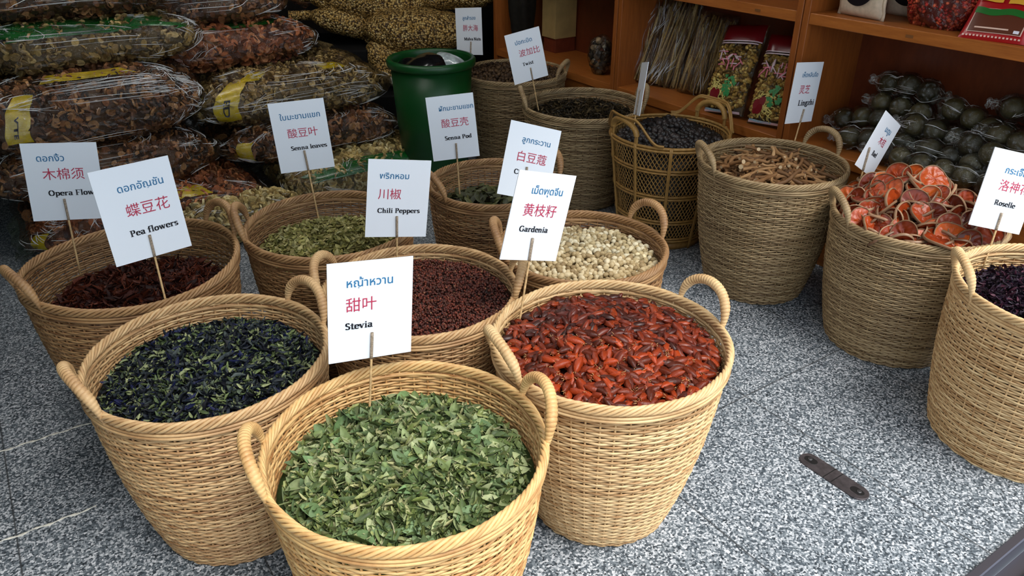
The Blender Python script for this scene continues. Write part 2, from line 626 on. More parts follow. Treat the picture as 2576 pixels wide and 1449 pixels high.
def basket(key, x, y, rt, rb, h, angs, mat, label, rows=66, N=54, segs=4, sides=6, detail=1.0, saddle=0.0):
    root = empty('wicker_basket', (x, y, 0), 0, label, 'basket', 'wicker baskets of dried goods')
    BASKETS[key] = dict(x=x, y=y, rt=rt, rb=rb, h=h, root=root)
    rt -= 0.008
    hw = h - 0.02
    a0 = math.radians(angs[0])
    seed = rng.integers(1 << 30)
    n = N * segs
    th = np.arange(n) * 2 * PI / n
    mb = MB()
    pitch = hw / rows
    tone_row = rng.uniform(0.1, 0.95, rows)
    for k in range(rows):
        z = (k + 0.5) * pitch
        zz = z + 0.0012 * np.sin(th * 3 + k * 0.35) + 0.0007 * np.sin(th * 11 + k * 1.7) + saddle * (z / h) ** 2 * np.cos(2 * (th - a0))
        ph = PI * k
        R = prof_R(z, rt, rb, h) + 0.0020 * np.cos(N / 2 * th + ph) + 0.0006 * np.sin(th * 7 + k)
        P = np.stack([R * np.cos(th), R * np.sin(th), zz], -1)
        tone = np.clip(tone_row[k] + 0.22 * np.sin(th * 2 + k * 2.1) + 0.12 * np.sin(th * 5 - k), 0, 1)
        tube(mb, P, 0.0026, sides, True, rz=pitch * 0.45, tone=tone)
    zs = np.linspace(0.004, hw + 0.006, 14)
    for k in range(N):
        a = k * 2 * PI / N
        R = prof_R(zs, rt, rb, h)
        P = np.stack([R * math.cos(a), R * math.sin(a), zs + saddle * (zs / h) ** 2 * math.cos(2 * (a - a0))], -1)
        tube(mb, P, 0.0028, 5, tone=float(rng.uniform(0, 0.5)))
    mb.build('woven_wall', mat, root, tones=True)
    mb = MB()
    lathe(mb, [(0.001, 0.012), (rb - 0.004, 0.012), (rb + 0.002, 0.006), (rb - 0.004, 0.0), (0.001, 0.0)], 40, cap_bottom=False, tone=0.2)
    mb.build('base', mat, root, tones=True)
    # plaited rim
    mb = MB()
    m = 360
    t = np.arange(m) * 2 * PI / m
    turns = 17
    zr = h - 0.013
    for k in range(6):
        p = t * turns + k * PI / 3
        R = rt + 0.0055 * np.cos(p) + 0.001 * np.sin(t * 5 + k)
        P = np.stack([R * np.cos(t), R * np.sin(t), zr + 0.0095 * np.sin(p) + saddle * np.cos(2 * (t - a0))], -1)
        tube(mb, P, 0.0040, 6, True, tone=float(rng.uniform(.35, .95)))
    for zo, ro in ((-0.026, 0.003), (-0.018, 0.002), (-0.020, -0.004)):
        P = np.stack([(rt + ro) * np.cos(t), (rt + ro) * np.sin(t), zr + zo + saddle * np.cos(2 * (t - a0))], -1)
        tube(mb, P, 0.0040, 6, True, tone=0.5 + .3 * np.sin(t * 9 + zo * 900))
    mb.build('rim', mat, root, tones=True)
    # coiled handles
    for a in angs:
        a = math.radians(a)
        hs = 0.082
        s = np.linspace(0, 1, 150)
        ang = PI * (1 - s)
        along = hs * np.cos(ang)
        up = np.sin(ang) ** 0.75 * 0.088
        P = np.zeros((150, 3))
        dth = along / rt
        rr = rt + 0.004 + up * 0.16
        P[:, 0] = rr * np.cos(a + dth)
        P[:, 1] = rr * np.sin(a + dth)
        P[:, 2] = h - 0.018 + up + saddle
        leg = np.linspace(-0.034, 0, 8)[:-1]

        def legs(p0):
            dz = leg
            Rz = prof_R(h + dz, rt, rb, h) + 0.003 + 0.05 * dz
            aa = math.atan2(p0[1], p0[0])
            return np.stack([Rz * math.cos(aa), Rz * math.sin(aa), p0[2] + dz], -1)
        L0, L1 = legs(P[0]), legs(P[-1])
        P = np.concatenate([L0, P, L1[::-1]])
        ln = np.concatenate([[0], np.cumsum(np.linalg.norm(np.diff(P, axis=0), axis=1))])
        q = np.linspace(0, ln[-1], 300)
        P = np.stack([np.interp(q, ln, P[:, i]) for i in range(3)], -1)
        fade = np.clip(np.minimum(q, q[-1] - q) / 0.09, 0.35, 1)
        mb = MB()
        sd = 12
        d, Nn, Bn = frames(P, False)
        ca = np.arange(sd) * 2 * PI / sd
        ph = (q[:, None] / 0.0085 + ca[None] / (2 * PI)) % 1.0
        rad = (0.0112 + 0.0016 * np.sin(PI * ph)) * fade[:, None]
        v = P[:, None] + Nn[:, None] * (np.cos(ca)[None, :, None] * rad[..., None]) + Bn[:, None] * (np.sin(ca)[None, :, None] * rad[..., None])
        cidx = np.floor(q[:, None] / 0.0085 + ca[None] / (2 * PI)).astype(int)
        tones = np.clip(0.62 + 0.25 * np.sin(cidx * 12.9898) - 0.4 * (ph < 0.12), 0, 1)
        mb.add(v, [grid_faces(300, sd, False, True), np.array([list(range(sd))]), np.array([[299 * sd + k for k in range(sd - 1, -1, -1)]])], tone=tones.ravel())
        mb.build('handle', mat, root, tones=True)
    return root


basket('stevia', -.212, 1.206, .285, .187, .50, (-163, 17), M['wicker_gold'], 'golden wicker basket full of crumpled green leaves, nearest the camera')
basket('gardenia', .235, 1.573, .288, .175, .515, (-157, 27), M['wicker_pale'], 'pale wicker basket filled with shiny red pods beside the green leaves')
basket('pea', -.713, 1.523, .279, .186, .504, (-138, 46), M['wicker_tan'], 'tan wicker basket holding blue-black dried pea flowers')
basket('opera', -1.102, 2.01, .298, .20, .50, (-131, 49), M['wicker_brown'], 'brown wicker basket of dark red flower strands at the left edge', saddle=0.008)
basket('chili', -.250, 1.851, .268, .181, .50, (176, 4), M['wicker_tan'], 'wicker basket of tiny dark red peppercorns behind the green leaf basket')
basket('cardamom', .212, 2.121, .258, .172, .50, (-177, 30), M['wicker_brown'], 'wicker basket of cream cardamom pods behind the red pods')
basket('sennaleaf', -.585, 2.285, .272, .182, .50, (-167, 13), M['wicker_brown'], 'wicker basket of pale green senna leaves before the clear root sacks')
basket('sennapod', -.066, 2.655, .243, .161, .50, (-152, 28), M['wicker_brown'], 'wicker basket of flat dark green senna pods in the middle row', segs=3, sides=5)
basket('malva', 0.01, 4.375, .295, .215, .50, (-171, -22), M['wicker_grey'], 'greyish wicker basket of dark malva nuts beside the green bin, farthest back', segs=3, sides=5, rows=54)
basket('twist', .346, 3.742, .297, .196, .49, (-176, 6), M['wicker_grey'], 'greyish wicker basket of short dark twisted pods left of the open rattan basket', segs=3, sides=5, rows=54)
basket('langsat', .984, 2.80, .276, .186, .527, (-172, 30), M['wicker_grey'], 'greyish wicker basket of brown dried root sticks before the shelves', segs=4, sides=5)
basket('bael', 1.352, 2.385, .272, .205, .485, (178, -2), M['wicker_grey'], 'wicker basket heaped with orange dried fruit slices', segs=4, sides=6)
basket('roselle', 1.512, 1.835, .287, .236, .50, (168, -12), M['wicker_pale'], 'wicker basket of purple-black roselle cut by the right edge')


def open_basket(key, x, y, rt, rb, h, angs, mat, label):
    """openwork rattan basket: crossing diagonals in a frame of posts and bands, the rim sweeping up into two handles"""
    root = empty('rattan_basket', (x, y, 0), 0, label, 'basket')
    BASKETS[key] = dict(x=x, y=y, rt=rt, rb=rb, h=h, root=root)
    Rf = lambda z: rb + (rt - 0.012 - rb) * (z / h) ** 0.9
    mb = MB()
    z = np.linspace(0.045, h - 0.012, 34)
    nd = 84
    for s in (1, -1):
        for k in range(nd):
            a = k * 2 * PI / nd + s * (z - 0.045) * 2.6
            R = Rf(z) - 0.004 + s * 0.0012 * np.cos(a * 30)
            tube(mb, np.stack([R * np.cos(a), R * np.sin(a), z], -1), 0.0021, 4, tone=float(rng.uniform(0.35, 0.9)))
    mb.build('lattice_wall', mat, root, tones=True)
    m = 160
    t = np.arange(m) * 2 * PI / m
    for zb in (0.048, 0.135, 0.255, 0.375):
        mb = MB()
        for dz in (-0.006, 0.006):
            R = Rf(zb) + 0.002
            tube(mb, np.stack([R * np.cos(t), R * np.sin(t), zb + dz + 0 * t], -1), 0.0052, 6, True, tone=0.5 + 0.2 * np.sin(t * 40 + dz * 300))
        mb.build('band', mat, root, tones=True)
    a0 = math.radians(angs[0])
    for k in range(10):
        a = a0 + 0.33 + (k - (k % 2)) * 2 * PI / 10 - (0.66 if k % 2 else 0)
        zp = np.linspace(0.0, h, 12)
        mb = MB()
        for da in (-0.011, 0.011):
            R = Rf(zp) + 0.007
            tube(mb, np.stack([R * np.cos(a + da), R * np.sin(a + da), zp], -1), 0.0048, 6, tone=0.6)
        mb.build('post', mat, root, tones=True)
    mb = MB()
    lathe(mb, [(0.001, 0.03), (rb - 0.004, 0.03), (rb + 0.004, 0.02), (rb + 0.002, 0.0), (0.001, 0.0)], 40, cap_bottom=False, tone=0.25)
    mb.build('base', mat, root, tones=True)
    mb = MB()
    for zo, ro, r in ((0, 0, 0.0065), (-0.012, 0.004, 0.0055), (-0.012, -0.006, 0.005)):
        R = Rf(h) + ro
        tube(mb, np.stack([R * np.cos(t), R * np.sin(t), h - 0.006 + zo + 0 * t], -1), r, 6, True, tone=0.6 + 0.25 * np.sin(t * 60))
    mb.build('rim', mat, root, tones=True)
    for a in angs:
        a = math.radians(a)
        mb = MB()
        w = 0.34
        s = np.linspace(-1, 1, 90)
        P3 = []
        for off in (0, 0.011):
            d = s * (w + 0.46 + off)
            e = np.clip((w + 0.40 - np.abs(d)) / 0.46, 0, 1)
            hh = (e * e * (3 - 2 * e)) * 0.092
            R = Rf(h) + 0.004 + off * 0.5
            tube(mb, np.stack([R * np.cos(a + d), R * np.sin(a + d), h + hh + off * 0.6], -1), 0.005, 6, tone=0.6)
        # wrapped arch
        s = np.linspace(0, PI, 90)
        R = Rf(h) + 0.001
        d = 0.33 * np.cos(s)
        tn = 0.75 + 0.25 * np.sin(np.arange(90) * 2.2)
        tube(mb, np.stack([R * np.cos(a + d), R * np.sin(a + d), h + 0.03 + 0.052 * np.sin(s)], -1), 0.0125 + 0.0006 * np.sin(np.arange(90) * 2.2), 9, tone=tn, caps=True)
        for sd in (-1, 1):
            for e in (-0.014, 0.014):
                zz = np.linspace(h - 0.01, h + 0.04, 5)
                aa = a + sd * 0.33 + e
                tube(mb, np.stack([R * math.cos(aa) + 0 * zz, R * math.sin(aa) + 0 * zz, zz], -1), 0.0055, 6, tone=0.6)
        mb.build('handle', mat, root, tones=True)
    return root


open_basket('lattice', .69, 3.30, .268, .19, .487, (-152, 33), M['wicker_olive'], 'openwork olive rattan basket with arched handles, full of round dark nuts')


# ------------------------------------------------------------------ contents of the baskets
CONT = {  # level at the wall, height of the dome, peak offset x, y
    'stevia': (.412, .060, .02, .02), 'gardenia': (.468, .045, 0, .0), 'pea': (.432, .055, .02, .03), 'opera': (.365, .04, .05, .0),
    'chili': (.455, .02, 0, 0), 'cardamom': (.445, .02, 0, 0), 'sennaleaf': (.405, .035, 0, 0), 'sennapod': (.385, .04, -.06, .05),
    'malva': (.475, .035, 0, 0), 'twist': (.42, .05, .04, .03), 'lattice': (.44, .075, 0, .05), 'langsat': (.45, .055, .02, .03),
    'bael': (.452, .125, -.01, .05), 'roselle': (.43, .03, 0, 0)}


def inner_R(key):
    b = BASKETS[key]
    if key == 'lattice':
        return b['rb'] + (b['rt'] - .012 - b['rb']) * (CONT[key][0] / b['h']) ** .9 - .026
    return float(prof_R(np.array(CONT[key][0]), b['rt'], b['rb'], b['h'])) - 0.022


def surf(key, x, y):
    lv, dome, ox, oy = CONT[key]
    Rm = inner_R(key)
    rho2 = (x * x + y * y) / Rm ** 2
    q = np.clip(1 - rho2, 0, 1)
    sh = np.exp(-(((x - ox) ** 2 + (y - oy) ** 2) / (0.62 * Rm) ** 2))
    ph = len(key)
    wv = 0.006 * np.sin(x * 31 + ph) * np.cos(y * 27 - ph) + 0.004 * np.sin(x * 57 - y * 49)
    return lv + dome * (0.45 * q + 0.55 * sh * np.sqrt(q)) + wv * np.sqrt(q)


def disc(key, n, margin=0.0):
    Rm = inner_R(key) - margin
    r = Rm * np.sqrt(rng.uniform(0, 1, n))
    a = rng.uniform(0, 2 * PI, n)
    return r * np.cos(a), r * np.sin(a)


def spaced(key, n, margin=0.0, tries=12):
    """n points spread evenly (best candidate)"""
    px, py = disc(key, 1, margin)
    pts = [(px[0], py[0])]
    for _ in range(n - 1):
        cx, cy = disc(key, tries, margin)
        P = np.array(pts)
        d = ((cx[:, None] - P[:, 0]) ** 2 + (cy[:, None] - P[:, 1]) ** 2).min(1)
        k = d.argmax()
        pts.append((cx[k], cy[k]))
    return np.array(pts)


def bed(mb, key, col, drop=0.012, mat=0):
    """the heap below the top layer, coloured darker as shade in the gaps"""
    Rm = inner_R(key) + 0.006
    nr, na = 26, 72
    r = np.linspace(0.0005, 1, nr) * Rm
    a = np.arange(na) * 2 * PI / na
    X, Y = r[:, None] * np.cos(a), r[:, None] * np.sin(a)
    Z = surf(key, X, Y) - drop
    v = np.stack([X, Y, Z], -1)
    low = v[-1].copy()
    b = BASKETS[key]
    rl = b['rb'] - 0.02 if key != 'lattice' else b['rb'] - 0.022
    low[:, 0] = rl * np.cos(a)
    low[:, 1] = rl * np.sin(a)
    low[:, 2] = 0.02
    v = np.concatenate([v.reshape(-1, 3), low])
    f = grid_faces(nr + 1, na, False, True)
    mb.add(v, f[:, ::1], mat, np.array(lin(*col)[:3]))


def strip(prof, curl=0.2, fold=0.3, n_across=1):
    """a small leaf-like blade from a list of (x, half width)"""
    v, f = [], []
    for k, (x, w) in enumerate(prof):
        z = curl * x * x
        v += [(x, -w, z + fold * w), (x, 0, z), (x, w, z + fold * w)]
    for k in range(len(prof) - 1):
        for j in range(2):
            f.append((k * 3 + j, k * 3 + 3 + j, k * 3 + 4 + j, k * 3 + 1 + j))
    return np.array(v), np.array(f)


LP = [(-.5, .015), (-.36, .12), (-.16, .20), (.05, .215), (.25, .16), (.4, .08), (.5, .01)]
LEAF = [strip(LP, c, f) for c, f in ((.35, .5), (-.5, .9), (.8, .3), (.2, 1.3), (-.9, .4), (1.1, 1.0), (-.25, .2))]
ROLL = [strip([(-.5, .05), (-.2, .13), (.15, .15), (.5, .04)], c, f) for c, f in ((.5, 1.2), (-.4, 1.6), (.9, .9))]


def stuff(key, name, layers, col, mat, label, cat, drop=0.012):
    """layers: (shapes, count, size range, palette, tilt, lift)"""
    b = BASKETS[key]
    mb = MB()
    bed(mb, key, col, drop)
    for shapes, n, (s0, s1), pal, tilt, lift in layers:
        per = n // len(shapes)
        for bv, bf in shapes:
            x, y = disc(key, per, 0.002 + s1 * .34)
            z = surf(key, x, y) + rng.uniform(-lift, lift, per) * 1.0
            scatter(mb, bv, bf, np.stack([x, y, z], -1), rand_rots(per, tilt), rng.uniform(s0, s1, per), pick(pal, per))
    o = mb.build(name, mat, cols=True, loc=(b['x'], b['y'], 0.0))
    return tag(o, label, cat, None, 'stuff')


twig = []
for c in (0.0, 0.3):
    mb0 = MB()
    xx = np.linspace(-.5, .5, 5)
    tube(mb0, np.stack([xx, c * xx * xx, 0 * xx], -1), 0.022, 4)
    twig.append((np.concatenate(mb0.V), mb0.F[0]))

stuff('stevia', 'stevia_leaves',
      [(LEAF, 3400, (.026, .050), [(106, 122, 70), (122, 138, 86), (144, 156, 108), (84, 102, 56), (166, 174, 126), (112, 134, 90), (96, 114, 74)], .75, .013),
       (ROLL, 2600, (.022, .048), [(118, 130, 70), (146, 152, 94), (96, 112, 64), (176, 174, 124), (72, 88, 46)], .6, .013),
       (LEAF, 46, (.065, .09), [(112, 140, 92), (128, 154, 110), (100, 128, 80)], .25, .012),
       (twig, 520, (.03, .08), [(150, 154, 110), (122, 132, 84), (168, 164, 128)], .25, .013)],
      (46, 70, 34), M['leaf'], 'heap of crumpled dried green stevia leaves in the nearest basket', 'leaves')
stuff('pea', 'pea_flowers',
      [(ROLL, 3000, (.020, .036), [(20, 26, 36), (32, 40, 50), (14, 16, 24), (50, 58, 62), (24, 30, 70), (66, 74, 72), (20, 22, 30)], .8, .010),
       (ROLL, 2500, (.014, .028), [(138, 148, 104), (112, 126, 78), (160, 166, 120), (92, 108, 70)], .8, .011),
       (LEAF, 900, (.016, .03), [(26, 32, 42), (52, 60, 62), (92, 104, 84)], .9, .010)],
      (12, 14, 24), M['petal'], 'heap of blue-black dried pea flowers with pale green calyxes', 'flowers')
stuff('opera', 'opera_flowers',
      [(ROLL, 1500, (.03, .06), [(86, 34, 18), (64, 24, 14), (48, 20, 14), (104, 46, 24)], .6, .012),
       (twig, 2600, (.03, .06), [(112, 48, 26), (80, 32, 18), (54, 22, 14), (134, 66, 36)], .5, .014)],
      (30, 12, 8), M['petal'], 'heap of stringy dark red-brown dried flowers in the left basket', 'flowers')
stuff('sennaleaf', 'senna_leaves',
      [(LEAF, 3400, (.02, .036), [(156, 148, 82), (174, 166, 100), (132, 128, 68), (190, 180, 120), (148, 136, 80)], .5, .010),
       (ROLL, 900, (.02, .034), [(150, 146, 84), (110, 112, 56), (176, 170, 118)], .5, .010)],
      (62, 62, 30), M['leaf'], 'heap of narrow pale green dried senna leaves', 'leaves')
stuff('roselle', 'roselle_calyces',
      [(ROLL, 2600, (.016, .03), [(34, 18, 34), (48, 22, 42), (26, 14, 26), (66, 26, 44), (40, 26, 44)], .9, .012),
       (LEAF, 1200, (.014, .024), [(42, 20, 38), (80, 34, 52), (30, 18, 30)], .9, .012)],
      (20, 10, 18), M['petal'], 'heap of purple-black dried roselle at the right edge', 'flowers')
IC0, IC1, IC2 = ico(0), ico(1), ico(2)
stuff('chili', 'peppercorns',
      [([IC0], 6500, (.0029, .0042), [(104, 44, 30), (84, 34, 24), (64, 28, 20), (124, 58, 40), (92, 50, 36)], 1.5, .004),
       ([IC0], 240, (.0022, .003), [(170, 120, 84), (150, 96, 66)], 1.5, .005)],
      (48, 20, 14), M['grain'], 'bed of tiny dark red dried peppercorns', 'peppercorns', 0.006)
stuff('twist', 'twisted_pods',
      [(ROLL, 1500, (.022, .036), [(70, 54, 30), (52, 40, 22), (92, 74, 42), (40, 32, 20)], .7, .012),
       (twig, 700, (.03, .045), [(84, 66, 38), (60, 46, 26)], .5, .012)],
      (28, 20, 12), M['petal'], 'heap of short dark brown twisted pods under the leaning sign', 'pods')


# --- countable contents: every piece in view is an object of its own
def smooth_mesh(name, mb, mat, **kw):
    return mb.mesh(name, mat, **kw)


def pod_mesh(k):
    """gardenia pod: ridged spindle with a withered crown at one end"""
    r = np.random.default_rng(100 + k)
    mb = MB()
    prof = [(-.025, .0012), (-.021, .0045), (-.013, .0082), (-.002, .0096), (.009, .0082), (.016, .0052), (.019, .003)]
    sd = 12
    a = np.arange(sd) * 2 * PI / sd
    bend = r.normal(0, 5)
    sq = r.uniform(.7, .95)
    v = []
    for x, rad in prof:
        rr = rad * (1 + 0.22 * np.cos(6 * a)) * (1 + r.normal(0, .03, sd))
        v.append(np.stack([np.full(sd, x), rr * np.cos(a) + bend * x * x, rr * np.sin(a) * sq], -1))
    mb.add(np.concatenate(v), [grid_faces(len(prof), sd, False, True), np.array([list(range(sd))]), np.array([[(len(prof) - 1) * sd + j for j in range(sd - 1, -1, -1)]])])
    for j in range(4):
        aa = j * PI / 2 + r.uniform(-.4, .4)
        L = r.uniform(.004, .009)
        x = np.linspace(0, 1, 3)
        tube(mb, np.stack([.018 + x * L, bend * .0004 + (.002 + .0035 * x) * math.cos(aa), (.002 + .0035 * x) * math.sin(aa)], -1), [.0011, .0009, .0004], 4, mat=1)
    return mb


M['pod_red'] = randcol('gardenia_pod_skin', [(0.1, (62, 22, 9)), (0.4, (98, 34, 12)), (0.65, (130, 45, 15)), (0.88, (162, 58, 19)), (1.0, (194, 84, 34))], 0.42, 0.35, 160, 0.6)
M['pod_tip'] = plain('gardenia_pod_tip', (176, 130, 84), 0.6)
M['cardamom'] = randcol('cardamom_skin', [(0.1, (132, 108, 72)), (0.45, (188, 164, 120)), (0.8, (216, 198, 160)), (1.0, (232, 220, 192))], 0.55, 0.35, 160)
M['nut'] = randcol('dark_nut_skin', [(0.1, (14, 11, 10)), (0.5, (30, 25, 24)), (0.9, (56, 48, 46)), (1.0, (78, 68, 62))], 0.42, 0.45, 80)
M['malva'] = randcol('malva_nut_skin', [(0.1, (46, 32, 20)), (0.5, (70, 50, 32)), (0.9, (96, 72, 46))], 0.6, 0.3, 150)
M['sennapod'] = randcol('senna_pod_skin', [(0.1, (36, 40, 20)), (0.5, (62, 66, 34)), (0.85, (92, 94, 52)), (1.0, (58, 40, 26))], 0.5, 0.4, 60)
M['root'] = randcol('root_bark', [(0.1, (96, 66, 40)), (0.45, (138, 98, 60)), (0.8, (172, 132, 88)), (1.0, (196, 160, 118))], 0.6, 0.35, 60)
M['root_cut'] = plain('root_cut_end', (206, 178, 138), 0.7)
M['bael_flesh'] = randcol('bael_flesh', [(0.12, (82, 26, 9)), (0.4, (124, 42, 13)), (0.66, (166, 64, 21)), (0.98, (208, 100, 38))], 0.34, 0.4, 48, 1.0)
M['bael_rind'] = randcol('bael_rind', [(0.1, (96, 66, 46)), (0.5, (132, 98, 70)), (0.9, (170, 138, 108))], 0.6, 0.3, 60)


def aim_list(key, pts, lift, tilt, face=0.0):
    """transforms for pieces lying on a heap"""
    b = BASKETS[key]
    x, y = pts[:, 0], pts[:, 1]
    z = surf(key, x, y) + lift
    e = 0.01
    gx = (surf(key, x + e, y) - surf(key, x - e, y)) / (2 * e)
    gy = (surf(key, x, y + e) - surf(key, x, y - e)) / (2 * e)
    R = rand_rots(len(pts), tilt)
    out = []
    for k in range(len(pts)):
        nrm = Vector((-gx[k] * .7, -gy[k] * .7 - face, 1)).normalized()
        q = Vector((0, 0, 1)).rotation_difference(nrm).to_matrix() @ Matrix(R[k].tolist())
        out.append(Matrix.Translation((b['x'] + x[k], b['y'] + y[k], z[k])) @ q.to_4x4())
    return out


def pieces(key, name, meshes, pts, lift, tilt, label, cat, group, limit=300, size=(.85, 1.15), jitter=0.004, rest=None, parts=None, face=0.0):
    """nearest `limit` pieces become objects, the others one stuff mesh over the heap below them"""
    b = BASKETS[key]
    d = (b['x'] + pts[:, 0]) ** 2 + (b['y'] + pts[:, 1]) ** 2
    pts = pts[np.argsort(d)]
    lifts = lift + rng.uniform(-jitter, jitter, len(pts))
    mats = aim_list(key, pts, lifts, tilt, face)
    for k, mtx in enumerate(mats[:limit]):
        me = meshes[k % len(meshes)]
        s = rng.uniform(*size)
        if parts:
            r = bpy.data.objects.new(name, None)
            r.empty_display_size = 0.01
        else:
            r = bpy.data.objects.new(name, me)
        COL.objects.link(r)
        r.matrix_world = mtx @ Matrix.Scale(s, 4)
        tag(r, label, cat, group)
        if parts:
            for pn, pm in zip(parts, me):
                c = bpy.data.objects.new(pn, pm)
                COL.objects.link(c)
                c.parent = r
    return mats[limit:]


def rest_mesh(mb, key, bases, mats, cols, size=(.85, 1.15)):
    b = BASKETS[key]
    if not mats:
        return
    per = [mats[i::len(bases)] for i in range(len(bases))]
    for (bv, bf), ml in zip(bases, per):
        if not ml:
            continue
        R = np.array([np.array(m.to_3x3()) for m in ml])
        P = np.array([np.array(m.translation) for m in ml]) - np.array([b['x'], b['y'], 0])
        scatter(mb, bv, bf, P, R, rng.uniform(*size, len(ml)), pick(cols, len(ml)))


def under(key, bases, n, drop, cols, tilt, mb, spread=0.006, size=(.9, 1.1)):
    x, y = disc(key, n, 0.006)
    z = surf(key, x, y) - drop + rng.uniform(-spread, spread, n)
    per = n // len(bases)
    for i, (bv, bf) in enumerate(bases):
        sl = slice(i * per, (i + 1) * per)
        scatter(mb, bv, bf, np.stack([x[sl], y[sl], z[sl]], -1), rand_rots(per, tilt), rng.uniform(*size, per), pick(cols, per))


def base_of(mb):
    """vertices and face arrays of a builder, for scattering"""
    return np.concatenate(mb.V), [f for f in mb.F]


# gardenia
pm = [pod_mesh(k) for k in range(6)]
pod_me = [m.mesh('gardenia_pod', [M['pod_red'], M['pod_tip']]) for m in pm]
P_ = spaced('gardenia', 640, 0.012)
left = pieces('gardenia', 'gardenia_pod', pod_me, P_, 0.006, 0.28, 'dried shiny red gardenia pod lying in the pale wicker basket', 'pod', 'red gardenia pods', jitter=0.005, size=(.78, 1.08))
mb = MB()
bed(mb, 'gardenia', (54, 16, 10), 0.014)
redp = [(90, 28, 12), (118, 40, 16), (64, 22, 12), (140, 52, 20)]
gb = [base_of(m) for m in pm]
rest_mesh(mb, 'gardenia', gb, left, redp, (.78, 1.08))
under('gardenia', gb, 420, 0.006, redp, .5, mb)
tag(mb.build('gardenia_pods', vcol('gardenia_pod_lower', .42, .5, .3, 160), cols=True, loc=(.235, 1.573, 0)), 'rest of the red gardenia pods at the back and under the top layer', 'pods', None, 'stuff')


# cardamom
def seed_mesh(k, r0, squash, ridges, n=2):
    v, f = ico(n)
    r = np.random.default_rng(200 + k)
    v = v * np.array([1.12, 1, squash]) * r0
    a = np.arctan2(v[:, 1], v[:, 2])
    v = v * (1 + 0.07 * np.cos(ridges * a))[:, None] * (1 + wob(v / r0, .07, 2.2, 300 + k))[:, None]
    mb = MB()
    mb.add(v, f)
    return mb


cm = [seed_mesh(k, .0088, .88, 3, 1) for k in range(4)]
for m in cm:
    tube(m, np.array([[.009, 0, 0], [.012, .001, 0]]), [.0016, .0006], 4)
P_ = spaced('cardamom', 620, 0.008)
left = pieces('cardamom', 'cardamom_pod', [m.mesh('cardamom_pod', M['cardamom']) for m in cm], P_, 0.003, 1.0, 'small round cream cardamom pod in the basket behind the red pods', 'pod', 'cream cardamom pods', jitter=0.003)
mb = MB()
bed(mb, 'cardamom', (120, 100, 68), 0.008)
crm = [(214, 198, 160), (190, 170, 128), (226, 214, 182), (168, 146, 106)]
cb = [base_of(m) for m in cm]
rest_mesh(mb, 'cardamom', cb, left, crm)
under('cardamom', cb, 620, 0.006, crm, 1.2, mb, .003)
tag(mb.build('cardamom_pods', vcol('cardamom_lower', .6, .3, .2, 200), cols=True, loc=(.212, 2.121, 0)), 'rest of the cream cardamom pods at the back and below', 'pods', None, 'stuff')

# dark round nuts in the openwork basket
nm = [seed_mesh(20 + k, .0140, .92, 4, 1) for k in range(4)]
P_ = spaced('lattice', 400, 0.0)
left = pieces('lattice', 'dark_nut', [m.mesh('dark_nut', M['nut']) for m in nm], P_, 0.004, 1.0, 'round black-brown nut in the openwork rattan basket', 'nut', 'dark nuts in the rattan basket', jitter=0.005)
mb = MB()
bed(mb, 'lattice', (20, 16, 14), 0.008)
dkn = [(24, 20, 19), (36, 30, 29), (16, 13, 12)]
nb = [base_of(m) for m in nm]
rest_mesh(mb, 'lattice', nb, left, dkn)
under('lattice', nb, 360, 0.008, dkn, 1.2, mb, .004)
tag(mb.build('dark_nuts', vcol('dark_nut_lower', .5, .4, .2, 100), cols=True, loc=(.69, 3.30, 0)), 'rest of the dark nuts at the back and below in the rattan basket', 'nuts', None, 'stuff')

# malva nuts
mm = [seed_mesh(40 + k, .0105, .75, 5, 1) for k in range(3)]
P_ = spaced('malva', 440, 0.004, 8)
left = pieces('malva', 'malva_nut', [m.mesh('malva_nut', M['malva']) for m in mm], P_, 0.003, 1.0, 'small wrinkled brown malva nut in the farthest basket', 'nut', 'malva nuts in the farthest basket', jitter=0.004)
mb = MB()
bed(mb, 'malva', (34, 24, 16), 0.008)
mlv = [(70, 50, 32), (54, 38, 24), (90, 66, 44)]
mbs = [base_of(m) for m in mm]
rest_mesh(mb, 'malva', mbs, left, mlv)
under('malva', mbs, 400, 0.007, mlv, 1.2, mb, .003)
tag(mb.build('malva_nuts', vcol('malva_lower', .6, .3, .3, 150), cols=True, loc=(.01, 4.375, 0)), 'rest of the malva nuts at the back and below', 'nuts', None, 'stuff')


# senna pods: flat curved ovals with seed bumps
def sennapod_mesh(k):
    r = np.random.default_rng(60 + k)
    nx, ny = 9, 5
    x = np.linspace(-1, 1, nx)
    y = np.linspace(-1, 1, ny)
    X, Y = np.meshgrid(x, y, indexing='ij')
    w = np.sqrt(np.clip(1 - X ** 4, 0.02, 1)) * .0085
    cz = r.uniform(-6, 6)
    bump = .0012 * (1 - Y ** 2) * (1 + .6 * np.cos(X * 14))
    px = X * .023
    py = Y * w + r.uniform(2, 9) * px * px
    zc = cz * px * px
    top = np.stack([px, py, zc + bump], -1).reshape(-1, 3)
    bot = np.stack([px, py, zc - bump], -1).reshape(-1, 3)
    mb = MB()
    f = grid_faces(nx, ny)
    mb.add(np.concatenate([top, bot]), [f, f[:, ::-1] + nx * ny])
    return mb


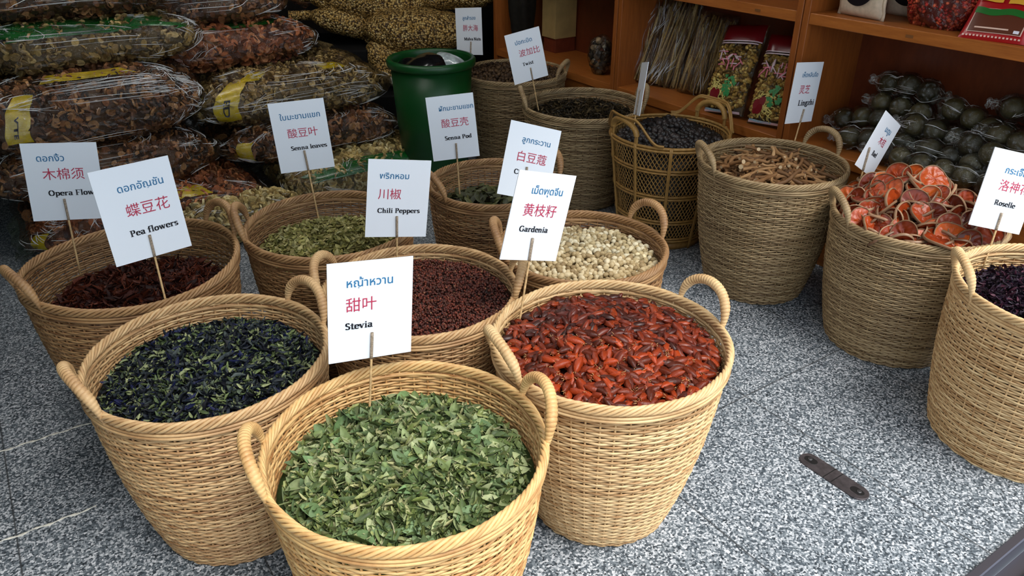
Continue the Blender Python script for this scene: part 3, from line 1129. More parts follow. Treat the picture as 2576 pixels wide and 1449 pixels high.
sm = [sennapod_mesh(k) for k in range(5)]
P_ = spaced('sennapod', 230, 0.012)
left = pieces('sennapod', 'senna_pod', [m.mesh('senna_pod', M['sennapod']) for m in sm], P_, 0.007, .35, 'flat curved dark green senna pod in the middle-row basket', 'pod', 'flat senna pods', size=(1.0, 1.35), jitter=.006)
mb = MB()
bed(mb, 'sennapod', (26, 26, 14), 0.010)
under('sennapod', [base_of(m) for m in sm], 400, 0.003, [(56, 60, 32), (40, 44, 22), (78, 80, 44), (48, 34, 22)], .6, mb)
tag(mb.build('senna_pods', vcol('senna_pod_lower', .55, .35, .3, 80), cols=True, loc=(-.066, 2.655, 0)), 'lower layer of senna pods under the pods on top', 'pods', None, 'stuff')


# root sticks
def root_mesh(k):
    r = np.random.default_rng(80 + k)
    L = r.uniform(.10, .21)
    s = np.linspace(-.5, .5, 12)
    c = r.normal(0, .25)
    P = np.stack([s * L, c * L * s * s + .004 * np.sin(s * 14 + k), .003 * np.sin(s * 11 + 2 * k) + r.normal(0, .12) * L * s * s], -1)
    rad = r.uniform(.0046, .0075) * (1 + .14 * np.sin(s * 23 + k) + .1 * np.sin(s * 51))
    mb = MB()
    tube(mb, P, rad, 7, caps=False)
    n = len(P)
    v = np.concatenate(mb.V)
    mb.add(np.concatenate([v[:7], v[-7:]]), [np.array([list(range(7))]), np.array([[13, 12, 11, 10, 9, 8, 7]])], 1)
    return mb


rm = [root_mesh(k) for k in range(9)]
P_ = spaced('langsat', 105, 0.065)
pieces('langsat', 'root_stick', [m.mesh('root_stick', [M['root'], M['root_cut']]) for m in rm], P_, 0.010, .13, 'knobbly brown dried root stick in the greyish basket before the shelves', 'root', 'dried root sticks', size=(.8, 1.15), jitter=.012)
mb = MB()
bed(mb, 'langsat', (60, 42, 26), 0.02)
rb_ = [base_of(m) for m in rm]
x_, y_ = disc('langsat', 180, 0.06)
z_ = surf('langsat', x_, y_) - .004 + rng.uniform(-.008, .006, 180)
for i, (bv, bf) in enumerate(rb_):
    sl = slice(i * 20, i * 20 + 20)
    scatter(mb, bv, bf, np.stack([x_[sl], y_[sl], z_[sl]], -1), rand_rots(20, .12), rng.uniform(.75, 1.0, 20), pick([(120, 84, 52), (96, 66, 40), (150, 110, 70)], 20))
tag(mb.build('root_sticks', vcol('root_lower', .6, .3, .35, 60), cols=True, loc=(.984, 2.80, 0)), 'lower layer of dried root sticks under the ones on top', 'roots', None, 'stuff')


# bael slices: curled rings of rind round glossy flesh
def bael_meshes(k):
    r = np.random.default_rng(90 + k)
    Rr = r.uniform(.034, .046)
    sd = 36
    a = np.arange(sd) * 2 * PI / sd
    out = Rr * (1 + .07 * np.sin(2 * a + k) + .04 * np.sin(3 * a + 2 * k))
    warp = lambda rr, aa: r_w * (rr / Rr) ** 2 * np.cos(2 * aa + k) + cup * (rr / Rr) ** 2
    r_w, cup = r.uniform(.002, .008), r.uniform(-.006, .010)
    mb = MB()
    th = .005
    nr = 8
    for sgn in (1, -1):
        rows = []
        for j in range(nr):
            q = max(j / (nr - 1), .01)
            rr = out * q * .96
            seedb = .0022 * np.cos(6 * a + k) * math.exp(-((q - .5) / .18) ** 2) + .0012 * np.sin(11 * a + j)
            rows.append(np.stack([rr * np.cos(a), rr * np.sin(a), warp(rr, a) + sgn * (th * .55 - .0016 * (q > .85)) + seedb], -1))
        f = grid_faces(nr, sd, False, True)
        mb.add(np.concatenate(rows), f if sgn < 0 else f[:, ::-1])
    flesh = mb
    mb = MB()
    P = np.stack([out * np.cos(a), out * np.sin(a), warp(out, a)], -1)
    tube(mb, P, .0019, 8, True, rz=th * .9)
    return flesh, mb


bm_ = [bael_meshes(k) for k in range(8)]
bme = [(f.mesh('flesh', M['bael_flesh']), r.mesh('rind', M['bael_rind'])) for f, r in bm_]
P_ = spaced('bael', 96, 0.012)
pieces('bael', 'bael_slice', bme, P_, 0.020, .5, 'curled orange dried fruit slice with brown rind on the heaped basket', 'fruit slice', 'dried orange fruit slices', size=(.9, 1.15), jitter=.012, parts=('flesh', 'rind'), face=.75)
mb = MB()
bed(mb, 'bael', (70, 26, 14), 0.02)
fb = [base_of(f) for f, r in bm_]
rbb = [base_of(r) for f, r in bm_]
for i in range(8):
    n = 14
    x_, y_ = disc('bael', n, .012)
    z_ = surf('bael', x_, y_) - .004 + rng.uniform(-.01, .01, n)
    R_ = rand_rots(n, .7)
    s_ = rng.uniform(.9, 1.1, n)
    scatter(mb, fb[i][0], fb[i][1], np.stack([x_, y_, z_], -1), R_, s_, pick([(130, 44, 18), (100, 34, 16), (160, 64, 26)], n))
    scatter(mb, rbb[i][0], rbb[i][1], np.stack([x_, y_, z_], -1), R_, s_, pick([(130, 94, 68), (160, 124, 94)], n))
tag(mb.build('bael_slices', vcol('bael_lower', .4, .45, .25, 70), cols=True, loc=(1.352, 2.385, 0)), 'lower layer of orange fruit slices under the ones on top', 'fruit slices', None, 'stuff')

# ------------------------------------------------------------------ lettering
STEM, THIN = .155, .05


def arc(cx, cy, rx, ry, a0, a1, n=14):
    t = np.radians(np.linspace(a0, a1, n))
    return [(cx + rx * math.cos(x), cy + ry * math.sin(x)) for x in t]


def glyphs():
    G = {}
    X, CAP, ASC, D = .46, .68, .70, -.2

    def sf(x, y, w=.30):
        return ('s', x, y, w)
    ln = lambda *p: ('p', list(p))
    cv = lambda pts: ('p', pts)
    G['O'] = (.74, [cv(arc(.37, .34, .27, .32, 0, 360, 28))])
    G['C'] = (.68, [cv(arc(.38, .34, .28, .32, 42, 318, 24)), ('r', .57, .50, .03, .16)])
    G['G'] = (.74, [cv(arc(.38, .34, .28, .32, 45, 320, 24)), ln((.60, .08), (.60, .30)), sf(.58, .31, .26), ('r', .56, .50, .03, .16)])
    G['S'] = (.54, [cv(arc(.27, .50, .15, .155, 30, 270, 14) + arc(.27, .18, .17, .155, 90, -150, 14)), ('r', .40, .54, .02, .12), ('r', .09, .06, .02, .12)])
    G['P'] = (.60, [ln((.17, .03), (.17, .65)), sf(.17, .025), sf(.13, .655, .22), cv([(.17, .655)] + arc(.32, .49, .17, .165, 90, -90, 14) + [(.17, .325)])])
    G['R'] = (.70, G['P'][1] + [ln((.36, .32), (.56, .03)), sf(.60, .025, .18)])
    G['B'] = (.64, [ln((.17, .03), (.17, .65)), sf(.13, .025, .22), sf(.13, .655, .22), cv([(.17, .655)] + arc(.32, .505, .15, .15, 90, -90) + [(.17, .355)]), cv([(.17, .355)] + arc(.34, .19, .17, .165, 90, -90) + [(.17, .025)])])
    G['F'] = (.58, [ln((.17, .03), (.17, .65)), sf(.17, .025), sf(.13, .655, .22), ln((.17, .655), (.50, .655)), ln((.17, .34), (.38, .34)), ('r', .51, .585, .035, .17), ('r', .39, .34, .03, .16)])
    G['L'] = (.60, [ln((.17, .03), (.17, .65)), sf(.17, .655), sf(.13, .025, .22), ln((.17, .025), (.52, .025)), ('r', .53, .10, .035, .18)])
    G['T'] = (.62, [ln((.31, .03), (.31, .65)), sf(.31, .025), ln((.06, .655), (.56, .655)), ('r', .06, .58, .035, .17), ('r', .56, .58, .035, .17)])
    G['M'] = (.92, [ln((.14, .03), (.14, .65)), ln((.16, .65), (.44, .06)), ln((.44, .06), (.74, .65)), ln((.76, .03), (.76, .65)), sf(.14, .025, .22), sf(.76, .025), sf(.10, .655, .2), sf(.80, .655, .2)])
    G['N'] = (.74, [ln((.14, .03), (.14, .65)), ln((.15, .64), (.58, .04)), ln((.60, .06), (.60, .65)), sf(.14, .025, .22), sf(.60, .655, .22), sf(.10, .655, .2)])
    G['a'] = (.50, [cv(arc(.23, .34, .14, .105, 150, 0, 10) + [(.36, .05), (.44, .03)]), cv(arc(.22, .14, .135, .115, 60, 330, 16))])
    G['c'] = (.46, [cv(arc(.25, .23, .18, .21, 50, 320, 18)), ('r', .36, .36, .07, .08)])
    G['d'] = (.56, [cv(arc(.25, .23, .17, .21, 30, 330, 20)), ln((.40, .03), (.40, .68)), sf(.34, .68, .16), sf(.45, .025, .16)])
    G['e'] = (.46, [cv([(.07, .255), (.40, .255)] + arc(.24, .23, .175, .21, 5, 315, 22))])
    G['f'] = (.36, [cv([(.15, .03), (.15, .50)] + arc(.28, .55, .13, .12, 180, 50, 8)), sf(.15, .025, .28), ln((.03, .43), (.32, .43))])
    G['g'] = (.52, [cv(arc(.22, .30, .14, .135, 0, 360, 20)), cv(arc(.25, -.06, .18, .12, 0, 360, 20)), ln((.34, .42), (.48, .44)), ln((.14, .14), (.12, .06))])
    G['h'] = (.58, [ln((.14, .03), (.14, .68)), sf(.09, .68, .16), sf(.14, .025, .25), cv(arc(.28, .30, .14, .13, 150, 0, 8) + [(.42, .03)]), sf(.42, .025, .25)])
    G['i'] = (.30, [ln((.15, .03), (.15, .43)), sf(.15, .025, .26), sf(.10, .43, .16), ('r', .15, .60, .14, .13)])
    G['l'] = (.30, [ln((.15, .03), (.15, .68)), sf(.15, .025, .26), sf(.10, .68, .16)])
    G['m'] = (.86, [ln((.14, .03), (.14, .43)), sf(.09, .43, .16), sf(.14, .025, .24), cv(arc(.28, .30, .14, .13, 150, 0, 8) + [(.42, .03)]), sf(.42, .025, .24), cv(arc(.56, .30, .14, .13, 150, 0, 8) + [(.70, .03)]), sf(.70, .025, .24)])
    G['n'] = (.58, [ln((.14, .03), (.14, .43)), sf(.09, .43, .16), sf(.14, .025, .25), cv(arc(.28, .30, .14, .13, 150, 0, 8) + [(.42, .03)]), sf(.42, .025, .25)])
    G['o'] = (.50, [cv(arc(.25, .23, .175, .21, 0, 360, 24))])
    G['p'] = (.56, [ln((.14, -.18), (.14, .43)), sf(.09, .43, .16), sf(.14, -.185, .26), cv(arc(.30, .23, .17, .21, 150, -150, 20))])
    G['r'] = (.44, [ln((.15, .03), (.15, .43)), sf(.10, .43, .16), sf(.15, .025, .28), cv(arc(.30, .29, .13, .14, 150, 60, 6)), ('r', .36, .39, .10, .10)])
    G['s'] = (.42, [cv(arc(.21, .335, .12, .105, 30, 270, 12) + arc(.21, .125, .13, .105, 90, -150, 12)), ('r', .31, .37, .025, .09), ('r', .08, .05, .025, .09)])
    G['t'] = (.36, [cv([(.16, .58), (.16, .10)] + arc(.25, .09, .09, .07, 180, 320, 6)), ln((.04, .43), (.32, .43))])
    G['u'] = (.58, [cv([(.14, .43), (.14, .16)] + arc(.26, .15, .12, .13, 180, 330, 8)), ln((.42, .03), (.42, .43)), sf(.09, .43, .16), sf(.37, .43, .16), sf(.47, .025, .16)])
    G['v'] = (.50, [ln((.09, .43), (.25, .04)), ('t', (.26, .04), (.41, .43)), sf(.09, .435, .22), sf(.41, .435, .20)])
    G['w'] = (.74, [ln((.09, .43), (.23, .04)), ('t', (.24, .04), (.35, .40)), ln((.35, .40), (.49, .04)), ('t', (.50, .04), (.64, .43)), sf(.10, .435, .22), sf(.36, .435, .18), sf(.64, .435, .20)])
    G['z'] = (.46, [ln((.06, .43), (.40, .43)), ln((.38, .43), (.08, .03)), ln((.06, .03), (.40, .03)), ('r', .40, .09, .03, .12), ('r', .06, .38, .03, .12)])
    return G


GL = glyphs()


def serif_polys(txt):
    """bold serif lettering drawn with a broad nib; returns vertices, face lists, width"""
    V, F4, F6, x0 = [], [], [], 0.0
    for ch in txt:
        if ch == ' ':
            x0 += .28
            continue
        adv, els = GL[ch]
        for e in els:
            if e[0] == 's':
                _, x, y, w = e
                b = len(V)
                V += [(x0 + x - w / 2, y - .025), (x0 + x + w / 2, y - .025), (x0 + x + w / 2, y + .025), (x0 + x - w / 2, y + .025)]
                F4.append((b, b + 1, b + 2, b + 3))
            elif e[0] == 'r':
                _, x, y, w, hh = e
                b = len(V)
                V += [(x0 + x - w / 2, y - hh / 2), (x0 + x + w / 2, y - hh / 2), (x0 + x + w / 2, y + hh / 2), (x0 + x - w / 2, y + hh / 2)]
                F4.append((b, b + 1, b + 2, b + 3))
            else:
                pts = e[1] if e[0] == 'p' else [e[1], e[2]]
                hw, hh = (STEM / 2 if e[0] == 'p' else .035), THIN / 2
                for (ax, ay), (bx, by) in zip(pts[:-1], pts[1:]):
                    if ay > by:
                        ax, ay, bx, by = bx, by, ax, ay
                    b = len(V)
                    if bx >= ax:
                        h = [(ax - hw, ay - hh), (ax + hw, ay - hh), (bx + hw, by - hh), (bx + hw, by + hh), (bx - hw, by + hh), (ax - hw, ay + hh)]
                    else:
                        h = [(ax - hw, ay - hh), (ax + hw, ay - hh), (ax + hw, ay + hh), (bx + hw, by + hh), (bx - hw, by + hh), (bx - hw, by - hh)]
                    V += [(x0 + px, py) for px, py in h]
                    F6.append(tuple(range(b, b + 6)))
        x0 += adv
    return np.array(V), [np.array(F4).reshape(-1, 4), np.array(F6).reshape(-1, 6)], x0


def font_polys(txt, res=2, bold=0.0):
    c = bpy.data.curves.new('lettering', 'FONT')
    c.body = txt
    c.size = 1.0
    c.resolution_u = res
    c.offset = bold
    o = bpy.data.objects.new('lettering', c)
    COL.objects.link(o)
    bpy.context.view_layer.update()
    dg = bpy.context.evaluated_depsgraph_get()
    me = bpy.data.meshes.new_from_object(o.evaluated_get(dg))
    v = np.array([q.co[:] for q in me.vertices])[:, :2]
    by = {}
    for p in me.polygons:
        by.setdefault(len(p.vertices), []).append(tuple(p.vertices))
    bpy.data.objects.remove(o)
    bpy.data.curves.remove(c)
    bpy.data.meshes.remove(me)
    return v, [np.array(f) for f in by.values()], v[:, 0].max()


# ------------------------------------------------------------------ signs
def sign(key, pose, thai, chinese, english, label, tx=(-.06, -.045, -.05), tw=(.085, .085, .11), rows=(.30, .07, -.16), ext=.05):
    x, y, z, yaw, pit, rol, w, h, tx0, tz0, bx0, bz0 = pose
    R = Matrix.Rotation(math.radians(yaw), 4, 'Z') @ Matrix.Rotation(math.radians(pit), 4, 'X') @ Matrix.Rotation(math.radians(rol), 4, 'Y')
    base = Vector((bx0, 0, bz0))
    top = Vector((tx0, 0, tz0))
    dirn = (base - top).normalized()
    foot = base + dirn * ext
    root = empty('name_sign', (0, 0, 0), 0, label, 'sign', 'white name signs on sticks')
    T = Matrix.Translation((x, y, z)) @ R
    root.matrix_world = T @ Matrix.Translation(foot)
    mb = MB()
    o = -np.array(foot)
    box(mb, tuple(np.array([-w / 2, -.0012, -h / 2]) + o), tuple(np.array([w / 2, .0012, h / 2]) + o))

    def put(v, f, x0, zb, width, mat, maxh=None):
        mn, mx = v[:, 0].min(), v[:, 0].max()
        s = width / (mx - mn)
        vv = np.stack([x0 + (v[:, 0] - mn) * s, np.full(len(v), -.0022), zb + v[:, 1] * s], -1) + o
        mb.add(vv, f, mat)
    if thai:
        v, f, _ = font_polys(thai, 2, .008)
        put(v, f, tx[0], rows[0] * h, tw[0], 1)
    if chinese:
        v, f, _ = font_polys(chinese, 2, 0)
        put(v, f, tx[1], rows[1] * h, tw[1], 2)
    if english:
        v, f, _ = serif_polys(english)
        put(v, f, tx[2], rows[2] * h, tw[2], 3)
    mb.build('board', [M['white_card'], M['ink_blue'], M['ink_red'], M['ink_black']], root, smooth=False)
    mb = MB()
    P = np.array([np.array(top + (foot - top) * s) for s in np.linspace(0, 1, 6)])
    P[:, 1] -= .0042
    tube(mb, P + o, .0029, 8)
    st = mb.build('stick', M['bamboo'], root)
    # tape binding the stick to the card
    end = -h / 2
    k = (tz0 - end) / max(1e-6, (tz0 - foot.z))
    P = np.array([np.array(top + (foot - top) * s * k) for s in np.linspace(0, 1, 8)])
    P[:, 1] -= .0042
    mb = MB()
    tube(mb, P + o, .0042 + .0005 * np.sin(np.arange(8) * 2.3), 8, rz=.0036)
    mb.build('tape', M['stem_tape'], st)
    return root


sign('opera', (-1.291, 2.111, 0.698, 17.3, -8.4, 4.0, 0.194, 0.224, -0.008, -0.049, -0.001, -0.231), 'ดอกงิ้ว', '木棉须', 'Opera Flower',
     'white sign reading Opera Flower standing in the dark red flowers', tx=(-.062, -.053, -.046), tw=(.071, .107, .140), rows=(.27, .045, -.175))
sign('pea', (-0.942, 1.827, 0.727, 40.3, -7.2, -0.5, 0.192, 0.246, 0.0, -0.064, -0.007, -0.253), 'ดอกอัญชัน', '蝶豆花', 'Pea flowers',
     'white sign reading Pea flowers tilted behind the blue-black flowers', tx=(-.043, -.037, -.043), tw=(.112, .106, .120), rows=(.235, -.02, -.235), ext=.12)
sign('sennaleaf', (-0.700, 2.510, 0.708, 14.1, -5.1, -3.0, 0.179, 0.233, -0.001, -0.048, 0.005, -0.295), 'ใบมะขามแขก', '酸豆叶', 'Senna leaves',
     'white sign reading Senna leaves in front of the clear root sacks', tx=(-.060, -.044, -.042), tw=(.130, .098, .118), rows=(.25, .0, -.19))
sign('sennapod', (-0.214, 2.747, 0.666, 8.9, -7.6, -4.2, 0.171, 0.230, 0.004, -0.058, -0.004, -0.219), 'ฝักมะขามแขก', '酸豆壳', 'Senna Pod',
     'white sign reading Senna Pod in front of the green bin', tx=(-.043, -.040, -.034), tw=(.124, .098, .098), rows=(.27, .02, -.19))
sign('chili', (-0.327, 2.074, 0.660, 20.0, -3.9, 8.3, 0.180, 0.229, -0.001, -0.051, 0.008, -0.201), 'พริกหอม', '川椒', 'Chili Peppers',
     'white sign reading Chili Peppers at the back of the peppercorn basket', tx=(-.056, -.058, -.058), tw=(.084, .066, .124), rows=(.26, .01, -.18))
sign('cardamom', (0.054, 2.309, 0.688, 21.5, -14.3, 17.6, 0.172, 0.228, -0.006, -0.016, 0.022, -0.239), 'ลูกกระวาน', '白豆蔻', 'Cardamom',
     'white sign half hidden behind the Gardenia sign', tx=(-.038, -.043, -.045), tw=(.096, .098, .11), rows=(.25, .0, -.19))
sign('gardenia', (0.064, 1.746, 0.745, 32.7, -2.3, 16.3, 0.173, 0.223, -0.005, -0.053, 0.014, -0.262), 'เม็ดพุดจีน', '黄枝籽', 'Gardenia',
     'white sign reading Gardenia at the back of the red pods', tx=(-.038, -.050, -.050), tw=(.094, .100, .088), rows=(.26, .02, -.17))
sign('stevia', (-0.301, 1.428, 0.668, 26.8, -4.1, 6.6, 0.185, 0.227, 0.002, -0.052, -0.003, -0.231), 'หญ้าหวาน', '甜叶', 'Stevia',
     'white sign reading Stevia at the back of the green leaves', tx=(-.052, -.054, -.056), tw=(.100, .066, .060), rows=(.255, .02, -.17))
sign('malva', (-0.235, 4.390, 0.703, -36.0, -6.5, -6.3, 0.181, 0.244, 0.014, -0.053, 0.004, -0.186), 'ลูกสำรอง', '胖大海', 'Malva Nuts',
     'white sign reading Malva Nuts in the farthest basket', tx=(-.040, -.040, -.034), tw=(.090, .104, .116), rows=(.25, .02, -.19))
sign('twist', (0.070, 3.786, 0.700, 18.7, -6.1, -10.9, 0.177, 0.234, 0.006, -0.058, 0.003, -0.267), 'ปอกะบิด', '波加比', 'Twist',
     'white sign reading Twist leaning left over the twisted pods', tx=(-.045, -.036, -.030), tw=(.086, .106, .058), rows=(.26, .02, -.18))
sign('lattice', (0.561, 3.377, 0.646, -91.9, -6.9, -13.3, 0.174, 0.224, -0.001, -0.003, 0.005, -0.122), None, None, None,
     'white sign seen almost edge-on in the basket of dark nuts')
sign('langsat', (1.158, 3.066, 0.709, 36.6, -2.4, 6.5, 0.179, 0.235, 0.015, -0.064, -0.004, -0.195), 'เห็ดหลินจือ', '灵芝', 'Lingzhi',
     'narrow-looking white sign behind the root sticks, in front of the shelf divider', tx=(-.038, -.040, -.030), tw=(.104, .070, .106), rows=(.26, .0, -.21))
sign('bael', (1.265, 2.588, 0.652, 39.2, 5.9, 28.4, 0.177, 0.199, -0.062, -0.027, 0.010, -0.135), 'มะตูม', '木桔', 'Bael',
     'white sign tilted far to the right behind the orange fruit slices', tx=(-.015, -.018, -.014), tw=(.056, .062, .046), rows=(.24, .02, -.2))
sign('roselle', (1.464, 2.149, 0.653, 7.9, -13.4, 13.6, 0.176, 0.231, 0.004, -0.063, 0.006, -0.192), 'กระเจี๊ยบ', '洛神花', 'Roselle',
     'white sign reading Roselle at the right edge', tx=(-.030, -.033, -.030), tw=(.090, .104, .072), rows=(.22, .01, -.19))

# ------------------------------------------------------------------ shelving
def bookcase(u0, u1, label, boards, back=True):
    """unit between u0 (nearer) and u1 along the wall; local x = into the shelf (v), local y = along u"""
    v0, v1, H = 2.72, 3.12, 2.05
    w = u1 - u0
    root = empty('shelf_unit', S(v0, (u0 + u1) / 2), A, label, 'shelf unit', 'wooden shelf units along the wall')
    d, hw, th = v1 - v0, w / 2, .028
    for s in (-1, 1):
        mb = MB()
        lo, hi = sorted((s * hw, s * (hw - th)))
        box(mb, (0, lo, 0), (d, hi, H), bevel=.0015)
        mb.build('side_panel', M['wood_v'], root, smooth=False)
    mb = MB()
    box(mb, (d - .014, -hw + th, .05), (d - .004, hw - th, H))
    mb.build('back_panel', M['wood_back'], root, smooth=False)
    mb = MB()
    box(mb, (.02, -hw + th, 0), (.04, hw - th, .444))
    mb.build('plinth', M['wood_h'], root, smooth=False)
    for z in boards:
        mb = MB()
        box(mb, (.003, -hw + th, z - .042), (d - .014, hw - th, z), bevel=.002)
        b = mb.build('shelf_board', M['wood_h'], root, smooth=False)
        if z == boards[1]:
            for yy in (-.32, .12):
                mb = MB()
                box(mb, (.0015, yy - .014, z - .028), (.004, yy + .014, z - .018))
                mb.build('edge_plug', plain('brown_plug', (120, 74, 34), .5) if 'brown_plug' not in bpy.data.materials else bpy.data.materials['brown_plug'], b, smooth=False)
    return root


ZB, ZU = .486, .997
bookcase(3.085, 4.24, 'honey wood shelf unit with a carton, farthest from the street', (ZB, ZU, 1.5))
bookcase(2.0, 3.08, 'honey wood shelf unit holding twig bundles and snack bags', (ZB, ZU, 1.5))
bookcase(0.86, 1.995, 'honey wood shelf unit with dark fruit bags, nearest the street', (ZB, ZU, 1.5))

# ------------------------------------------------------------------ pillow shaped bags


class Pillow:
    """soft cushion; local x = length, y = depth, z = up, resting on z = 0"""

    def __init__(self, a, b, c, seed, n1=.75, n2=.42, amp=.02, freq=9):
        self.a, self.b, self.c, self.seed, self.n1, self.n2, self.amp, self.freq = a, b, c, seed, n1, n2, amp, freq

    def pt(self, az, el, k=1.0):
        sp = lambda v, e: np.sign(v) * np.abs(v) ** e
        ce, se = sp(np.cos(el), self.n1), sp(np.sin(el), self.n1)
        x = self.a * k * ce * sp(np.cos(az), self.n2)
        y = self.b * k * ce * sp(np.sin(az), self.n2)
        z = self.c * k * se
        # the ends of a sack are flatter than its middle
        z = z * (1 - .45 * (x / (self.a * k)) ** 4)
        P = np.stack([x, y, z], -1)
        sh = P.shape
        P = P.reshape(-1, 3)
        n = wob(P, self.amp, self.freq, self.seed) + wob(P, self.amp * .4, self.freq * 2.7, self.seed + 1)
        P = P * (1 + n / np.array([self.a, self.b, self.c]).mean())[:, None]
        P[:, 2] = np.maximum(P[:, 2], -self.c * .86) + self.c * .86
        return P.reshape(sh)

    def mesh(self, mb, na=64, ne=26, k=1.0, mat=0, col=None, wrinkle=0.0):
        az = np.arange(na) * 2 * PI / na
        el = np.linspace(-PI / 2 + .02, PI / 2 - .02, ne)
        E, Az = np.meshgrid(el, az, indexing='ij')
        P = self.pt(Az, E, k)
        if wrinkle:
            q = P.reshape(-1, 3)
            r = np.random.default_rng(self.seed + 9)
            w = wrinkle * (np.abs(np.sin(q[:, 0] * r.uniform(18, 30) + 3 * np.sin(q[:, 1] * 7) + q[:, 2] * 25)) - .6)
            q = q * (1 + w[:, None])
            P = q.reshape(P.shape)
        mb.add(P.reshape(-1, 3), [grid_faces(ne, na, False, True)[:, ::-1], np.array([list(range(na - 1, -1, -1))]), np.array([[(ne - 1) * na + i for i in range(na)]])], mat, col)
        return self

    def patch(self, mb, az0, az1, el0, el1, k, n=24, mat=0, uneven=.25):
        az = np.linspace(az0, az1, n)
        el = np.linspace(el0, el1, n)
        Az, E = np.meshgrid(az, el, indexing='ij')
        q = (E - el0) / (el1 - el0) - .5
        E = E + uneven * np.abs(el1 - el0) * .16 * (np.sin(Az * 9 + self.seed) + .6 * np.sin(Az * 23 + self.seed * 2)) * np.abs(q) * 1.2
        Az = Az + uneven * np.abs(az1 - az0) * .10 * np.sin(E * 17 + self.seed)
        P = self.pt(Az, np.clip(E, -1.5, 1.5), k)
        mb.add(P.reshape(-1, 3), grid_faces(n, n), mat)


def glint_folds(mb, fn, clusters, mat=1, r0=.0011):
    """raised creases of the plastic film, white to paint its glints: bundles of nearly parallel folds. clusters: (a, b, direction, length, n, spread)"""
    for a0, b0, dr, L, n, sp in clusters:
        for k in range(n):
            o = rng.normal(0, sp, 2)
            d = dr + rng.normal(0, .16)
            l = L * rng.uniform(.4, 1.2)
            q = np.linspace(-.5, .5, 9)
            jag = np.cumsum(rng.normal(0, .10, 9)) * l * .16
            a = a0 + o[0] + np.cos(d) * q * l - np.sin(d) * jag
            b = b0 + o[1] + np.sin(d) * q * l + np.cos(d) * jag
            P = fn(a, b)
            rr = r0 * rng.uniform(.6, 1.5) * np.sin(np.linspace(.25, PI - .25, 9)) ** .6
            tube(mb, P, rr, 5, mat=mat, rz=rr * .8)


def pillow_glint_folds(mb, pl, n, seed, k=1.045):
    r = np.random.default_rng(seed)
    cl = []
    for _ in range(n):
        az = r.uniform(-2.9, -.25)
        el = r.uniform(-.5, 1.1)
        cl.append((az, el, r.choice([r.uniform(-.5, .5), r.uniform(.5, 2.6)]), r.uniform(.12, .42), int(r.integers(2, 7)), r.uniform(.03, .09)))
    if seed == 13:  # extra white creases painting the highlight on this sack
        cl += [(-1.38, .55, 0.05, .30, 34, .10), (-1.30, .30, -.1, .22, 14, .08), (-.75, .5, -.5, .4, 14, .07)]
    glint_folds(mb, lambda a, b: pl.pt(a, np.clip(b, -1.4, 1.4), k), cl)


def disc_shape():
    sd = 8
    a = np.arange(sd) * 2 * PI / sd
    top = np.stack([np.cos(a), np.sin(a), np.full(sd, .16)], -1)
    bot = top * [1, 1, -1]
    v = np.concatenate([bot, top])
    return v, [np.array([list(range(sd - 1, -1, -1)), list(range(sd, 2 * sd))]), np.array([[i, (i + 1) % sd, sd + (i + 1) % sd, sd + i] for i in range(sd)])]


DV, DF = disc_shape()


